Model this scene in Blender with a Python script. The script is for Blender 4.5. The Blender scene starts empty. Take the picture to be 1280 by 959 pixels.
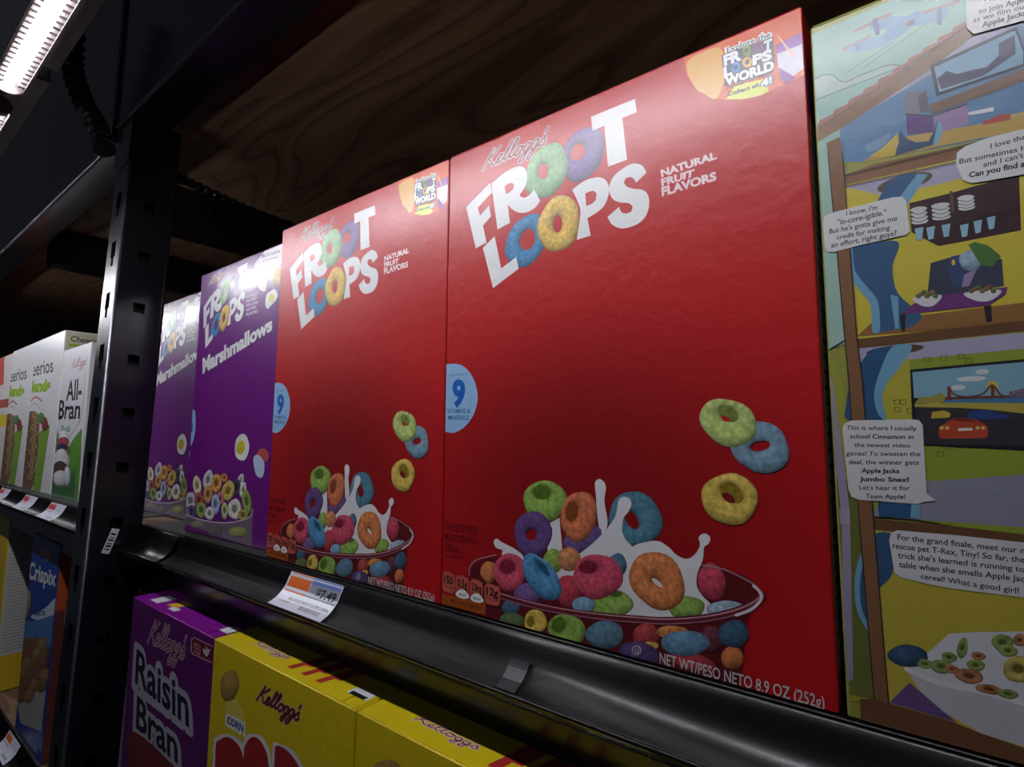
import bpy, bmesh, math, random
from mathutils import Vector, Matrix
from mathutils.geometry import tessellate_polygon
random.seed(4)
sc = bpy.context.scene
C = sc.collection

# ---------------------------------------------------------------- camera
cam_data = bpy.data.cameras.new('camera'); cam = bpy.data.objects.new('camera', cam_data); C.objects.link(cam)
cam_data.sensor_width = 36.0; cam_data.lens = 18.6423; cam_data.clip_start = 0.01
cam.matrix_world = Matrix([[0.79482,0.0564233,0.604217,0.220232],[0.606808,-0.0850465,-0.790286,-0.223507],[0.006796,0.994778,-0.101835,0.0946708],[0,0,0,1]])
sc.camera = cam
# ---------------------------------------------------------------- world, exposure
w = bpy.data.worlds.new('store_ambience'); sc.world = w; w.use_nodes = True
w.node_tree.nodes['Background'].inputs[0].default_value = (0.55, 0.62, 0.8, 1)
w.node_tree.nodes['Background'].inputs[1].default_value = 0.02
sc.view_settings.view_transform = 'Standard'; sc.view_settings.look = 'None'
sc.view_settings.exposure = 0.0; sc.view_settings.gamma = 1.0; sc.view_settings.use_curve_mapping = False
LED_STRENGTH = 82.0

al = bpy.data.lights.new('aisle_fill_light', 'AREA'); al.shape = 'RECTANGLE'; al.size = 2.4; al.size_y = .5; al.energy = .35; al.color = (.93, .96, 1)  # added fill light, out of view, lifting the lower boxes' tops and fronts
alo = bpy.data.objects.new('aisle_fill_light', al); C.objects.link(alo); alo.location = (.2, -1.5, 1.15)
alo.rotation_euler = (Vector((0, 0, 0))-Vector((.2, -1.5, 1.15))).to_track_quat('-Z', 'Y').to_euler()

# ---------------------------------------------------------------- helpers
def lin(c):
    return tuple(((v/255)/12.92 if v/255 <= .04045 else ((v/255+.055)/1.055)**2.4) for v in c)
def mat(name, col, rough=.5, metal=0, coat=0, bump=0, bscale=200, spec=.5, noise=0, croug=.16):
    m = bpy.data.materials.new(name); m.use_nodes = True; nt = m.node_tree; b = nt.nodes['Principled BSDF']
    b.inputs['Base Color'].default_value = (*lin(col), 1); b.inputs['Roughness'].default_value = rough
    b.inputs['Metallic'].default_value = metal; b.inputs['Coat Weight'].default_value = coat
    b.inputs['Coat Roughness'].default_value = croug; b.inputs['Specular IOR Level'].default_value = spec
    if bump or noise:
        tc = nt.nodes.new('ShaderNodeTexCoord'); n = nt.nodes.new('ShaderNodeTexNoise'); n.inputs['Scale'].default_value = bscale
        n.inputs['Detail'].default_value = 3; nt.links.new(tc.outputs['Object'], n.inputs['Vector'])
        if bump:
            bp = nt.nodes.new('ShaderNodeBump'); bp.inputs['Strength'].default_value = bump; bp.inputs['Distance'].default_value = .001
            nt.links.new(n.outputs['Fac'], bp.inputs['Height']); nt.links.new(bp.outputs['Normal'], b.inputs['Normal'])
        if noise:
            mx = nt.nodes.new('ShaderNodeMix'); mx.data_type = 'RGBA'; mx.blend_type = 'MULTIPLY'; mx.inputs['Factor'].default_value = noise
            mx.inputs['A'].default_value = (*lin(col), 1); nt.links.new(n.outputs['Color'], mx.inputs['B']); nt.links.new(mx.outputs['Result'], b.inputs['Base Color'])
    return m
def print_mat(name, grain, rough=.36):
    m = bpy.data.materials.new(name); m.use_nodes = True; nt = m.node_tree; b = nt.nodes['Principled BSDF']
    at = nt.nodes.new('ShaderNodeVertexColor'); at.layer_name = 'Col'
    b.inputs['Roughness'].default_value = rough; b.inputs['Coat Weight'].default_value = .7; b.inputs['Coat Roughness'].default_value = .27
    out = at.outputs['Color']
    tc = nt.nodes.new('ShaderNodeTexCoord')
    if grain:
        n = nt.nodes.new('ShaderNodeTexNoise'); n.inputs['Scale'].default_value = 420; n.inputs['Detail'].default_value = 4
        nt.links.new(tc.outputs['Object'], n.inputs['Vector'])
        rp = nt.nodes.new('ShaderNodeMapRange'); rp.inputs['From Min'].default_value = .3; rp.inputs['From Max'].default_value = .7
        rp.inputs['To Min'].default_value = .62; rp.inputs['To Max'].default_value = 1.25; nt.links.new(n.outputs['Fac'], rp.inputs['Value'])
        mx = nt.nodes.new('ShaderNodeVectorMath'); mx.operation = 'SCALE'
        nt.links.new(out, mx.inputs[0]); nt.links.new(rp.outputs[0], mx.inputs['Scale']); out = mx.outputs[0]
    nt.links.new(out, b.inputs['Base Color'])
    n2 = nt.nodes.new('ShaderNodeTexNoise'); n2.inputs['Scale'].default_value = 130; nt.links.new(tc.outputs['Object'], n2.inputs['Vector'])
    bp = nt.nodes.new('ShaderNodeBump'); bp.inputs['Strength'].default_value = .4; bp.inputs['Distance'].default_value = .001
    nt.links.new(n2.outputs['Fac'], bp.inputs['Height']); nt.links.new(bp.outputs['Normal'], b.inputs['Normal'])
    return m
def emit(name, col, s):
    m = bpy.data.materials.new(name); m.use_nodes = True; nt = m.node_tree; nt.nodes.clear()
    e = nt.nodes.new('ShaderNodeEmission'); o = nt.nodes.new('ShaderNodeOutputMaterial')
    e.inputs[0].default_value = (*col, 1); e.inputs[1].default_value = s; nt.links.new(e.outputs[0], o.inputs[0]); return m
def wood_mat():
    m = bpy.data.materials.new('plywood'); m.use_nodes = True; nt = m.node_tree; b = nt.nodes['Principled BSDF']; b.inputs['Roughness'].default_value = .6
    tc = nt.nodes.new('ShaderNodeTexCoord'); mp = nt.nodes.new('ShaderNodeMapping'); mp.inputs['Scale'].default_value = (1.1, 5.5, 1)
    nt.links.new(tc.outputs['Object'], mp.inputs[0])
    n = nt.nodes.new('ShaderNodeTexNoise'); n.inputs['Scale'].default_value = 1.25; n.inputs['Detail'].default_value = 2.5; n.inputs['Distortion'].default_value = .6
    nt.links.new(mp.outputs[0], n.inputs['Vector'])
    mu = nt.nodes.new('ShaderNodeMath'); mu.operation = 'MULTIPLY'; mu.inputs[1].default_value = 11; nt.links.new(n.outputs['Fac'], mu.inputs[0])
    fr = nt.nodes.new('ShaderNodeMath'); fr.operation = 'FRACT'; nt.links.new(mu.outputs[0], fr.inputs[0])
    r = nt.nodes.new('ShaderNodeValToRGB'); e = r.color_ramp.elements
    e[0].position = 0; e[0].color = (*lin((118, 88, 66)), 1); e[1].position = 1; e[1].color = (*lin((138, 104, 78)), 1)
    x = r.color_ramp.elements.new(.55); x.color = (*lin((142, 109, 83)), 1); y = r.color_ramp.elements.new(.9); y.color = (*lin((92, 66, 50)), 1)
    nt.links.new(fr.outputs[0], r.inputs[0]); nt.links.new(r.outputs[0], b.inputs['Base Color']); return m
M = dict(print=print_mat('box_print', False), grain=print_mat('cereal_photo_print', True),
  black=mat('black_painted_steel', (17, 18, 24), .28, 0, .8, .04, 300), blackrough=mat('black_steel_dull', (15, 15, 18), .45),
  plastic=mat('black_plastic_channel', (7, 7, 9), .27, 0, .15, .06, 500, spec=.4), wood=wood_mat(), edge=mat('black_edge_highlight', (120, 122, 132), .36, .85), dark=mat('dark_backing', (14, 13, 13), .8),  # edge: glint on the black folds, put into a lighter metal colour
  galv=mat('fixture_metal', (105, 95, 95), .4, .6), rubber=mat('conduit_plastic', (16, 16, 18), .3),
  paper=mat('label_paper', (222, 222, 235), .45), floor=mat('store_floor', (95, 92, 90), .4, noise=.3, bscale=6),
  clear=None, sleeve=mat('grey_plastic_sleeve', (36, 37, 42), .35))
m = bpy.data.materials.new('clear_plastic'); m.use_nodes = True; b = m.node_tree.nodes['Principled BSDF']
b.inputs['Transmission Weight'].default_value = 1; b.inputs['Roughness'].default_value = .08; b.inputs['IOR'].default_value = 1.45; M['clear'] = m
def obj(name, bm, m, parent=None, smooth=False, bevel=0):
    me = bpy.data.meshes.new(name); bm.normal_update(); bm.to_mesh(me); bm.free(); me.materials.append(m)
    if smooth:
        for p in me.polygons: p.use_smooth = True
    o = bpy.data.objects.new(name, me); C.objects.link(o); o.parent = parent
    if bevel:
        md = o.modifiers.new('bevel', 'BEVEL'); md.width = bevel; md.segments = 3; md.limit_method = 'ANGLE'
    return o
def box(bm, x0, x1, y0, y1, z0, z1):
    v = [bm.verts.new(p) for p in ((x0,y0,z0),(x1,y0,z0),(x1,y1,z0),(x0,y1,z0),(x0,y0,z1),(x1,y0,z1),(x1,y1,z1),(x0,y1,z1))]
    for f in ((0,3,2,1),(4,5,6,7),(0,1,5,4),(1,2,6,5),(2,3,7,6),(3,0,4,7)): bm.faces.new([v[i] for i in f])
    return bm
def boxes(*l):
    bm = bmesh.new()
    for a in l: box(bm, *a)
    return bm
def extrude_x(prof, x0, x1, closed=False):
    bm = bmesh.new(); a = [bm.verts.new((x0, y, z)) for y, z in prof]; b2 = [bm.verts.new((x1, y, z)) for y, z in prof]
    n = len(prof)
    for i in range(n if closed else n-1):
        j = (i+1) % n; bm.faces.new((a[i], b2[i], b2[j], a[j]))
    if closed: bm.faces.new(a); bm.faces.new(list(reversed(b2)))
    return bm
def tube(bm, pts, rad, seg=10):
    rings = []; n = len(pts)
    for i, p in enumerate(pts):
        p = Vector(p); t = (Vector(pts[min(i+1, n-1)])-Vector(pts[max(i-1, 0)])).normalized()
        a = t.orthogonal().normalized() if i == 0 else (rings[-1][1]-t*rings[-1][1].dot(t)).normalized()
        b2 = t.cross(a); r = rad(i) if callable(rad) else rad
        rings.append(([bm.verts.new(p+(a*math.cos(k*2*math.pi/seg)+b2*math.sin(k*2*math.pi/seg))*r) for k in range(seg)], a))
    for i in range(n-1):
        A, B = rings[i][0], rings[i+1][0]
        for k in range(seg): bm.faces.new((A[k], A[(k+1) % seg], B[(k+1) % seg], B[k]))
    bm.faces.new(list(reversed(rings[0][0]))); bm.faces.new(rings[-1][0]); return bm
def thing(name, label, cat, loc=(0, 0, 0), group=None):
    o = bpy.data.objects.new(name, None); C.objects.link(o); o.location = loc; o.empty_display_size = .02
    return tag(o, label, cat, group)
def tag(o, label, cat=None, group=None, kind=None):
    if label: o['label'] = label
    if cat: o['category'] = cat
    if group: o['group'] = group
    if kind: o['kind'] = kind
    return o
def dup(root, loc, label):
    r = root.copy(); C.objects.link(r); r.location = loc; r['label'] = label
    for ch in list(root.children):
        c = ch.copy(); C.objects.link(c); c.parent = r
        for g in ch.children:
            d = g.copy(); C.objects.link(d); d.parent = c
    return r

# ---------------------------------------------------------------- print (flat artwork on faces), coordinates in 0.1 mm from the panel's lower left corner
ART = {
'FL':[('L','title_loop',(125,90,160),[929.3,2374.1,81.4,112.1,-99.8,82.5],[903.9,2395.6,26.7,33,-34.7,30.2],1),
('L','title_loop',(140,190,125),[709.2,2354.1,78.6,122.7,-113.7,81.9],[693.7,2357.2,8.6,40.2,-32.1,14.9],1),
('P','title_letter',(236,234,236),[141.1,2307,325.4,2405.5,340.8,2343.5,233.6,2279.2,250.8,2226.5,318.9,2272,334.4,2202.2,275.4,2160.9,303.9,2053.8,223,2036.9],[]),
('P','title_letter',(236,234,236),[335.3,2395.8,351,2402.4,373.6,2412.1,398.3,2422.2,420.5,2430,439.3,2434.9,457.2,2438.4,474,2440.6,489.6,2441.8,504,2442,517.2,2441.2,529.3,2439.2,540.4,2436.1,550.4,2431.7,559.3,2426.2,567.1,2419.4,573.7,2411.4,579.2,2401.8,583.5,2390.7,586.6,2378.8,588.1,2366.9,588.1,2354.8,586.5,2342.1,583.6,2329.7,579.6,2318.6,573.9,2308.5,566.5,2299.2,558.9,2291.2,552.4,2284.8,547.1,2280.5,542.4,2278.1,538.6,2276.7,535.8,2275.6,537.5,2272.4,539.7,2267.8,542.8,2262.8,547,2258.5,552.7,2254.6,559.5,2250.7,566.9,2247.6,574.6,2246.1,582.5,2246.6,591,2248.6,599.4,2251.6,607.1,2255.4,614.3,2260.5,621.4,2267.1,627.4,2273.3,631.6,2277.6,634.8,2272.6,639.2,2265.6,644.4,2257.2,649.8,2247.8,655.8,2236.1,662.5,2222.3,668.7,2209.5,673,2200.6,667.4,2194.8,659.5,2186.4,650,2177.6,639.4,2170.9,627.3,2166.4,613.6,2163.2,599.4,2161.2,585.9,2160.5,573.1,2161.1,560.7,2163.1,548.5,2166.3,536.6,2170.6,524.8,2176.2,513.3,2183,502.2,2190.8,491.7,2199.1,481,2209.2,470.5,2220.8,461.3,2231.6,454.9,2239,471.9,2129.5,383.1,2111.7],[[430.7,2348.3,435.2,2350.8,441.6,2354.3,448.9,2357.8,456,2359.9,463.2,2360.4,470.9,2359.9,478.2,2358.5,484.7,2356.1,490.2,2352,495,2346.3,499,2340.7,501.8,2336.9,500.2,2333,498,2327.4,494.9,2321.5,490.7,2316.6,484.7,2313,477.2,2309.9,469.4,2307.5,462.3,2305.9,455.6,2305.5,449,2306.2,443.3,2307.1,439.2,2307.7]]),
('P','title_letter',(236,234,236),[982.1,2556.1,1218.4,2556.1,1227,2485.4,1151.7,2485.5,1173.5,2266.5,1073.3,2263.5,1055.7,2482.1,990.6,2477.8],[]),
('L','title_loop',(45,140,195),[579.1,2002.5,78.3,124.1,-112.9,69.5],[592,2005.9,18.1,53.3,-46.3,20.9],1),
('P','title_letter',(236,234,236),[276.3,2029.6,363.5,2078.8,412.6,1880.6,516.2,1925.3,533.2,1857.4,355.7,1779.4],[]),
('P','title_letter',(236,234,236),[871.2,2205,882.2,2209.6,898,2216.3,915.8,2223.2,932.8,2228.1,949.1,2230.9,965.8,2232.5,982.2,2232.7,997.2,2231.6,1011.1,2228.8,1024.1,2224.6,1035.9,2219.1,1046.3,2212.4,1055.1,2204.3,1062.6,2194.8,1068.6,2184.4,1073,2173.7,1076,2162.9,1077.6,2151.5,1077.6,2139.7,1075.9,2127.6,1072.5,2114.6,1067.4,2100.7,1060.9,2087.5,1053.5,2076.3,1045,2067.7,1035.5,2061,1024.9,2055.2,1013.3,2049.9,999.1,2044.5,982.7,2039.7,967.6,2035.6,957.1,2032.7,974.5,1939.4,895.2,1935.1,900.1,1960.3,907.3,1996.8,914,2035.3,917.6,2066.5,917.2,2086.8,914.3,2101.5,909.6,2114.6,904,2129.6,896.4,2149.4,886.8,2171.2,877.5,2191.2],[[946.3,2164.6,954.1,2165.2,965.5,2166.2,977.6,2166.6,987.5,2165.4,995,2161.6,1001.3,2156,1006.3,2150.3,1009.9,2146.4,1005.1,2114.4,1001.2,2111.5,995.7,2107.2,989.2,2102.9,982.3,2099.8,974.2,2098.5,964.9,2098.2,956.3,2098.3,950.3,2098.4]]),
('L','title_loop',(240,195,65),[785.8,2046.7,45.7,137.5,-119.8,57.9],[782.9,2046.5,2,46.5,-27.9,7.8],1),
('P','title_letter',(236,234,236),[1269.5,2172.2,1266.3,2179.9,1261.9,2191,1256,2202.8,1248.7,2212.8,1239.4,2220.8,1228.4,2228.1,1216.5,2233.9,1204.5,2237.4,1192.3,2238.3,1179.6,2237,1166.9,2234.2,1154.4,2230.8,1142,2226.7,1129.4,2221.6,1117.6,2215.6,1107.3,2208.7,1098.6,2200.6,1091.2,2191.5,1085.2,2181.6,1080.9,2171.4,1078.4,2160.6,1077.6,2149,1078.3,2137.4,1080.3,2126.4,1083.6,2115.9,1088.4,2105.8,1094.4,2096.2,1101.3,2087.8,1109.6,2080.4,1119.2,2074,1129.4,2068.5,1139.2,2063.6,1148.9,2059.8,1158.9,2057.1,1168.3,2054.5,1176.5,2051,1183.6,2045.6,1189.8,2039.3,1194.8,2033.3,1198.3,2029.1,1190.5,2005,1185.6,2004.2,1178.5,2002.8,1170.6,2002,1163.3,2002.6,1156.6,2005.1,1149.8,2008.8,1143.6,2013.5,1138.5,2018.7,1134.8,2025.3,1132.1,2033.1,1130.2,2040.4,1128.8,2045.4,1067.5,2011.2,1070.9,2003.4,1075.7,1992.1,1081.9,1979.8,1089.4,1969.1,1098.6,1960.1,1109.5,1951.5,1121.2,1944.1,1133.1,1938.4,1145.1,1934.6,1157.6,1932.6,1170.2,1931.8,1182.7,1931.9,1195.3,1932.7,1208.1,1934.6,1220.4,1937.5,1231.5,1941.9,1241.5,1947.6,1250.7,1954.7,1258.8,1963,1265.5,1972.2,1270.7,1982.8,1274.7,1994.8,1277.4,2007.2,1279,2019.1,1279.4,2030.7,1278.7,2042.3,1276.8,2053.4,1273.6,2063.4,1269.2,2072.4,1263.5,2080.4,1256.7,2087.6,1248.8,2094.1,1239.3,2099.3,1228.3,2103.5,1217,2107.4,1206.3,2111.9,1196.2,2117.2,1186.2,2122.9,1177.1,2128.7,1169.6,2134.7,1164.1,2141.2,1160,2148.3,1157.1,2154.7,1155,2159.2,1166.1,2176.8,1170.3,2177,1176.2,2177.2,1182.7,2177,1188.6,2175.6,1193.7,2172.8,1198.7,2168.9,1203.3,2164.3,1207.2,2159.6,1210.2,2154,1212.6,2147.7,1214.5,2141.9,1215.8,2137.8],[]),
('K','brand_script',(236,234,236),[249.9,2498.8,701.9,2506.6,291.9,2601.8],2.6),
('K','brand_script',(150,60,65),[249.9,2498.8,701.9,2506.6,291.9,2601.8],1.5),
('T','flavor_lettering',(245,215,220),'NATURAL',[1340.1,2129.6,1585.6,2137.7,1581.3,2171.8,1335,2167],0.035),
('T','flavor_lettering',(245,215,220),'FRUIT',[1340.2,2085.1,1485.6,2089.3,1490.4,2121.5,1336.1,2123],0.035),
('T','flavor_lettering',(245,215,220),'FLAVORS',[1339.8,2039.1,1581,2044.3,1579.1,2082.7,1337.3,2082.4],0.035),
('P','corner_badge',(225,95,50),[1458,2666.8,1457.9,2658.6,1457.6,2647,1457.7,2633.5,1458.8,2619.7,1460.8,2605.7,1463.4,2590.7,1466.9,2575.3,1471.4,2560.1,1477.1,2544.9,1483.8,2529.4,1491.4,2514.3,1499.9,2499.8,1509.3,2485.9,1519.8,2472.6,1531,2459.8,1542.6,2447.7,1554.9,2436.1,1568,2425.1,1581.2,2415,1593.9,2405.9,1605.5,2398.4,1616.6,2392,1627.7,2386.3,1639.6,2380.8,1652.4,2375.2,1665.7,2369.8,1679.4,2364.9,1693.2,2360.6,1707,2357,1720.9,2353.9,1735.1,2351.5,1749.8,2350.1,1765.3,2349.7,1781.4,2350.3,1797.6,2351.6,1813.6,2353.2,1829.3,2355.2,1845.1,2357.8,1860.5,2360.6,1875.4,2363.2,1890.7,2365.6,1906.2,2368,1919.8,2370.2,1929.3,2371.7,1929.1,2665.3],[]),
('P','badge_glow',(235,175,85),[1468.2,2626.3,1466.6,2600.5,1475.1,2565.2,1488.1,2528.7,1499.9,2499.8,1509.6,2481.3,1520,2468.4,1531,2458.2,1542.6,2447.7,1555,2433.1,1568.3,2417.1,1581.6,2405.9,1593.9,2405.9,1606.1,2421.5,1618.4,2448.3,1628.6,2480,1634.6,2509.8,1635.7,2539,1632.9,2570.1,1627.2,2598.7,1619.6,2620.4,1610.4,2633.5,1599,2640.6,1585,2643.6,1567.9,2644.7,1543.2,2645.6,1512.8,2644.9,1485,2639.5],[]),
('P','badge_glow',(225,225,90),[1630.6,2386.5,1693.2,2361.6,1762.7,2349.7,1796.9,2355.2,1782.3,2415.3,1668.8,2433.7],[]),
('P','badge_glow',(160,90,175),[1831.5,2540.5,1929.3,2551.4,1930.3,2484,1858.7,2449.8,1831.2,2481.8],[]),
('P','badge_glow',(225,215,230),[1832,2501,1931,2500.3,1928.5,2399.4,1875.9,2374.9,1840.1,2395.2],[]),
('P','badge_glow',(140,70,160),[1837.8,2439.8,1895.8,2371.1,1855.1,2360.8,1840.1,2395.2],[]),
('P','badge_glow',(245,205,160),[1833.4,2588.8,1847.1,2567.4,1891.9,2468.4,1883.8,2467.4],[]),
('T','badge_lettering',(240,238,235),'Explore the',[1637.3,2591.3,1816.3,2579.9,1815.7,2619.9,1633.7,2621.6],0.09),
('T','badge_lettering',(95,85,80),'Explore the',[1642,2593.2,1812.2,2585.3,1811.2,2612.2,1640.6,2620.9],0),
('P','badge_backing',(90,90,100),[1618.7,2594.7,1822.6,2581.7,1824.3,2465.4,1818.7,2428.8,1627.9,2445.9],[]),
('T','badge_lettering',(236,234,236),'FR',[1627.3,2541.5,1699.5,2539.6,1696.8,2589.2,1625.7,2591.5],0.045),
('T','badge_lettering',(236,234,236),'T',[1784.8,2535.3,1816.6,2535.3,1818.3,2578.9,1786.5,2579.4],0.045),
('T','badge_lettering',(236,234,236),'L',[1625.6,2490.5,1659.3,2491.3,1656.3,2536.2,1623.8,2535.2],0.045),
('T','badge_lettering',(236,234,236),'PS',[1739.9,2493.5,1814.8,2489.3,1814.4,2533.8,1741.6,2537.9],0.045),
('T','badge_lettering',(236,234,236),'WORLD',[1630.3,2450,1821.2,2439.9,1818.7,2482.6,1627,2490],0.045),
('L','badge_ring',(130,160,60),[1720.5,2565.4,4.7,22.8,-17.2,11.6],[1720.5,2565.4,2.1,10,-6.8,4.6],1),
('L','badge_ring',(150,80,150),[1766.5,2563.9,4.6,22.5,-17.6,12],[1766.5,2563.9,2,9.9,-6.7,4.5],1),
('L','badge_ring',(60,130,215),[1675.9,2509.5,4.9,23.9,-19.3,12.5],[1675.9,2509.5,2.1,10.1,-7.4,4.8],1),
('L','badge_ring',(240,180,40),[1720.9,2514.6,4.9,23.6,-18.8,12.4],[1720.9,2514.6,2.1,10,-7.3,4.8],1),
('T','badge_lettering',(80,75,80),'poster on back',[1636.6,2429.4,1816.4,2424.9,1816.2,2439.7,1635.7,2443.6],0.02),
('T','badge_lettering',(80,75,80),'Collect all',[1637.8,2396.8,1759.9,2390.3,1758.5,2408.2,1636.2,2416.8],0.02),
('T','badge_lettering',(120,120,130),'4!',[1766,2380.3,1814.8,2384.2,1812,2419.5,1765.4,2420.1],0.09),
('T','badge_lettering',(236,234,236),'4!',[1768.3,2382.9,1811.5,2386.6,1810.6,2416.7,1767.4,2415.8],0.03),
('P','vitamin_badge',(150,190,232),[-30.7,1369.8,-25.9,1370.7,-19.1,1372.1,-10.3,1373.5,0.6,1374.5,14.5,1375.4,31.1,1376.2,48.7,1376.3,65.6,1375.3,81.9,1373.2,98.2,1370.3,114.1,1366.1,129.4,1360.3,144.1,1352.7,158.2,1343.6,171.7,1333.1,184.4,1321.5,196.4,1308.7,207.8,1294.5,218.2,1279.6,227.2,1264.4,235,1248.9,241.6,1232.7,246.9,1216.5,250.8,1201,253.1,1186.5,254.1,1172.7,253.6,1159,251.8,1144.8,248.5,1129.6,243.8,1113.9,237.7,1098.3,230.6,1083.7,222.1,1070.2,212.4,1057.4,201.6,1045.3,190.2,1033.9,178.2,1022.9,165.2,1012.6,151.7,1003,137.6,994.8,122.2,987.6,105.7,981.4,89.7,976.6,75.5,973.2,64.6,971.8,55.7,972,46.8,973.3,35.6,975,19.9,977.5,1.2,981,-16.1,984.4,-28.2,986.7],[]),
('T','badge_lettering',(70,120,185),'TASTY SOURCE OF',[31.2,1299.8,177.1,1303,176.9,1316.3,30.9,1313.4],0),
('T','badge_numeral',(20,100,190),'9',[58.1,1129.5,157.8,1126.4,159.9,1283.4,55.7,1291.1],0.03),
('T','badge_lettering',(40,90,150),'VITAMINS &',[18.1,1087.4,198.3,1084.5,197.8,1111.6,17.4,1114.4],0),
('T','badge_lettering',(40,90,150),'MINERALS',[29.7,1048.7,190,1045.2,189.4,1073.4,29,1075.5],0),
('T','description_lettering',(105,15,22),'SWEETENED',[16.8,422.2,265.1,423.3,264.3,465.8,15.5,466.8],0),
('T','description_lettering',(105,15,22),'MULTIGRAIN',[18.4,364.3,248.8,366.2,248,408.6,17.1,408.8],0),
('T','description_lettering',(105,15,22),'CEREAL',[19.8,311.1,143.8,301.2,142.8,344.3,18.6,355.4],0),
('T','description_lettering',(105,15,22),'NATURAL FRUIT FLAVORS',[20.9,271.4,168.3,278.7,168,291.5,20.5,284.6],0),
('P','bowl_print',(95,22,28),[216.5,230.2,225.4,247.8,240.4,260.7,260.6,271.4,284.7,282.4,308.7,293.3,334.5,303,369.8,313.5,422.1,326.4,490.9,343.3,572.9,363.1,672.1,382.8,792.5,399.7,956.4,413.9,1154.7,426.6,1343.8,436.7,1480.3,443,1542.4,444.4,1556.7,441.6,1552.3,437,1558.2,432.7,1580.7,429.7,1604.6,426.7,1627.6,422.5,1647.1,416.2,1663.1,406.5,1676.6,394.3,1687.1,381.6,1694.1,370.6,1697.1,363.2,1696.5,357.7,1693,351,1687.3,340.1,1678.3,326.5,1666.2,311.2,1653.2,289.7,1641.4,257.6,1632.4,207.9,1624.8,144.9,1616.2,81,1604.2,28.7,1597.2,-8.8,1593.2,-38,1575.3,-61.4,1526.4,-81.2,1437.6,-98.7,1319.6,-112.4,1183.9,-120.6,1042.3,-121.6,880.4,-112.6,697.8,-95.2,526.9,-74.7,400,-56.5,333.5,-42.8,307.6,-30.7,300.2,-17,289.5,1.3,272.6,26.1,260.4,55.5,250.8,86.5,241.9,116.6,231.8,146.6,222,177.4,215.8,206.2],[]),
('P','milk_print',(225,222,228),[987.3,740.6,991.1,748.7,997,754.4,1003.8,757.8,1010.4,759.1,1017.1,757.9,1024.2,754.1,1030.9,748.9,1036.1,743.3,1039.6,737.9,1041.9,731.9,1043.1,724.6,1043.4,715.3,1041.9,704,1038.8,691.1,1035.9,676,1035,658,1038.2,634.8,1044.1,607.5,1049,580.4,1049.7,558,1043.9,538.7,1033.9,521.1,1022.9,509.8,1014,509.3,1007.9,524.5,1002.9,551.7,998.9,582.7,995.7,609.3,993.6,630.1,992.6,649,992.1,666.6,991.3,683.3,989.6,699.7,987.6,715.4,986.4,729.4],[]),
('P','milk_print',(225,222,228),[724.9,525.1,790.5,561.5,804.3,438.6,817.9,288.6,717.6,272.7],[]),
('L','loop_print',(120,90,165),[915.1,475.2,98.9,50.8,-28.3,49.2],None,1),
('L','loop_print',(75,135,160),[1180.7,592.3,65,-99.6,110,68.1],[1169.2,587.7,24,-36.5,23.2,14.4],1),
('P','milk_print',(225,222,228),[1100.9,646.4,1102.7,654.3,1104.5,662,1106.9,669.1,1110.6,674.9,1116.4,679.6,1123.6,683.4,1131.3,685.9,1138.4,686.9,1145.1,686.1,1151.8,683.7,1157.8,680.2,1162.4,676,1165.6,671,1167.7,665.2,1168.5,658.6,1168,651.8,1165.7,644.3,1161.9,636.2,1157.2,628,1152.4,620.3,1147.2,613.9,1141.3,608.2,1135.5,601.9,1130.8,593.7,1126.9,582.5,1123.6,569.4,1121.4,555.8,1120.9,543.2,1122.2,532.2,1125.1,521.8,1129.5,511.6,1135.4,501.1,1144.2,492.5,1155.5,485.2,1166.3,474.9,1173.5,457.2,1185.6,427.4,1201.2,389.2,1202.3,350.1,1171,317.9,1083.3,292.3,955.1,270,828.8,254.1,746.7,247.9,726.2,254.6,742.7,271.7,775.5,293.8,803.9,315.5,826.1,337.1,851.9,360.8,878,384.2,901.1,404.5,920,420.3,936.6,433.2,952.1,445.3,968.1,458.7,985,474.3,1002.1,490.7,1018.5,507.1,1033.4,522.7,1046.7,537.5,1058.9,551.9,1069.5,565.5,1078.2,577.6,1084.5,587.7,1088.6,596.3,1091.6,604.2,1094.3,612.4,1096.5,621.1,1098,629.8,1099.3,638.3],[]),
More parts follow.
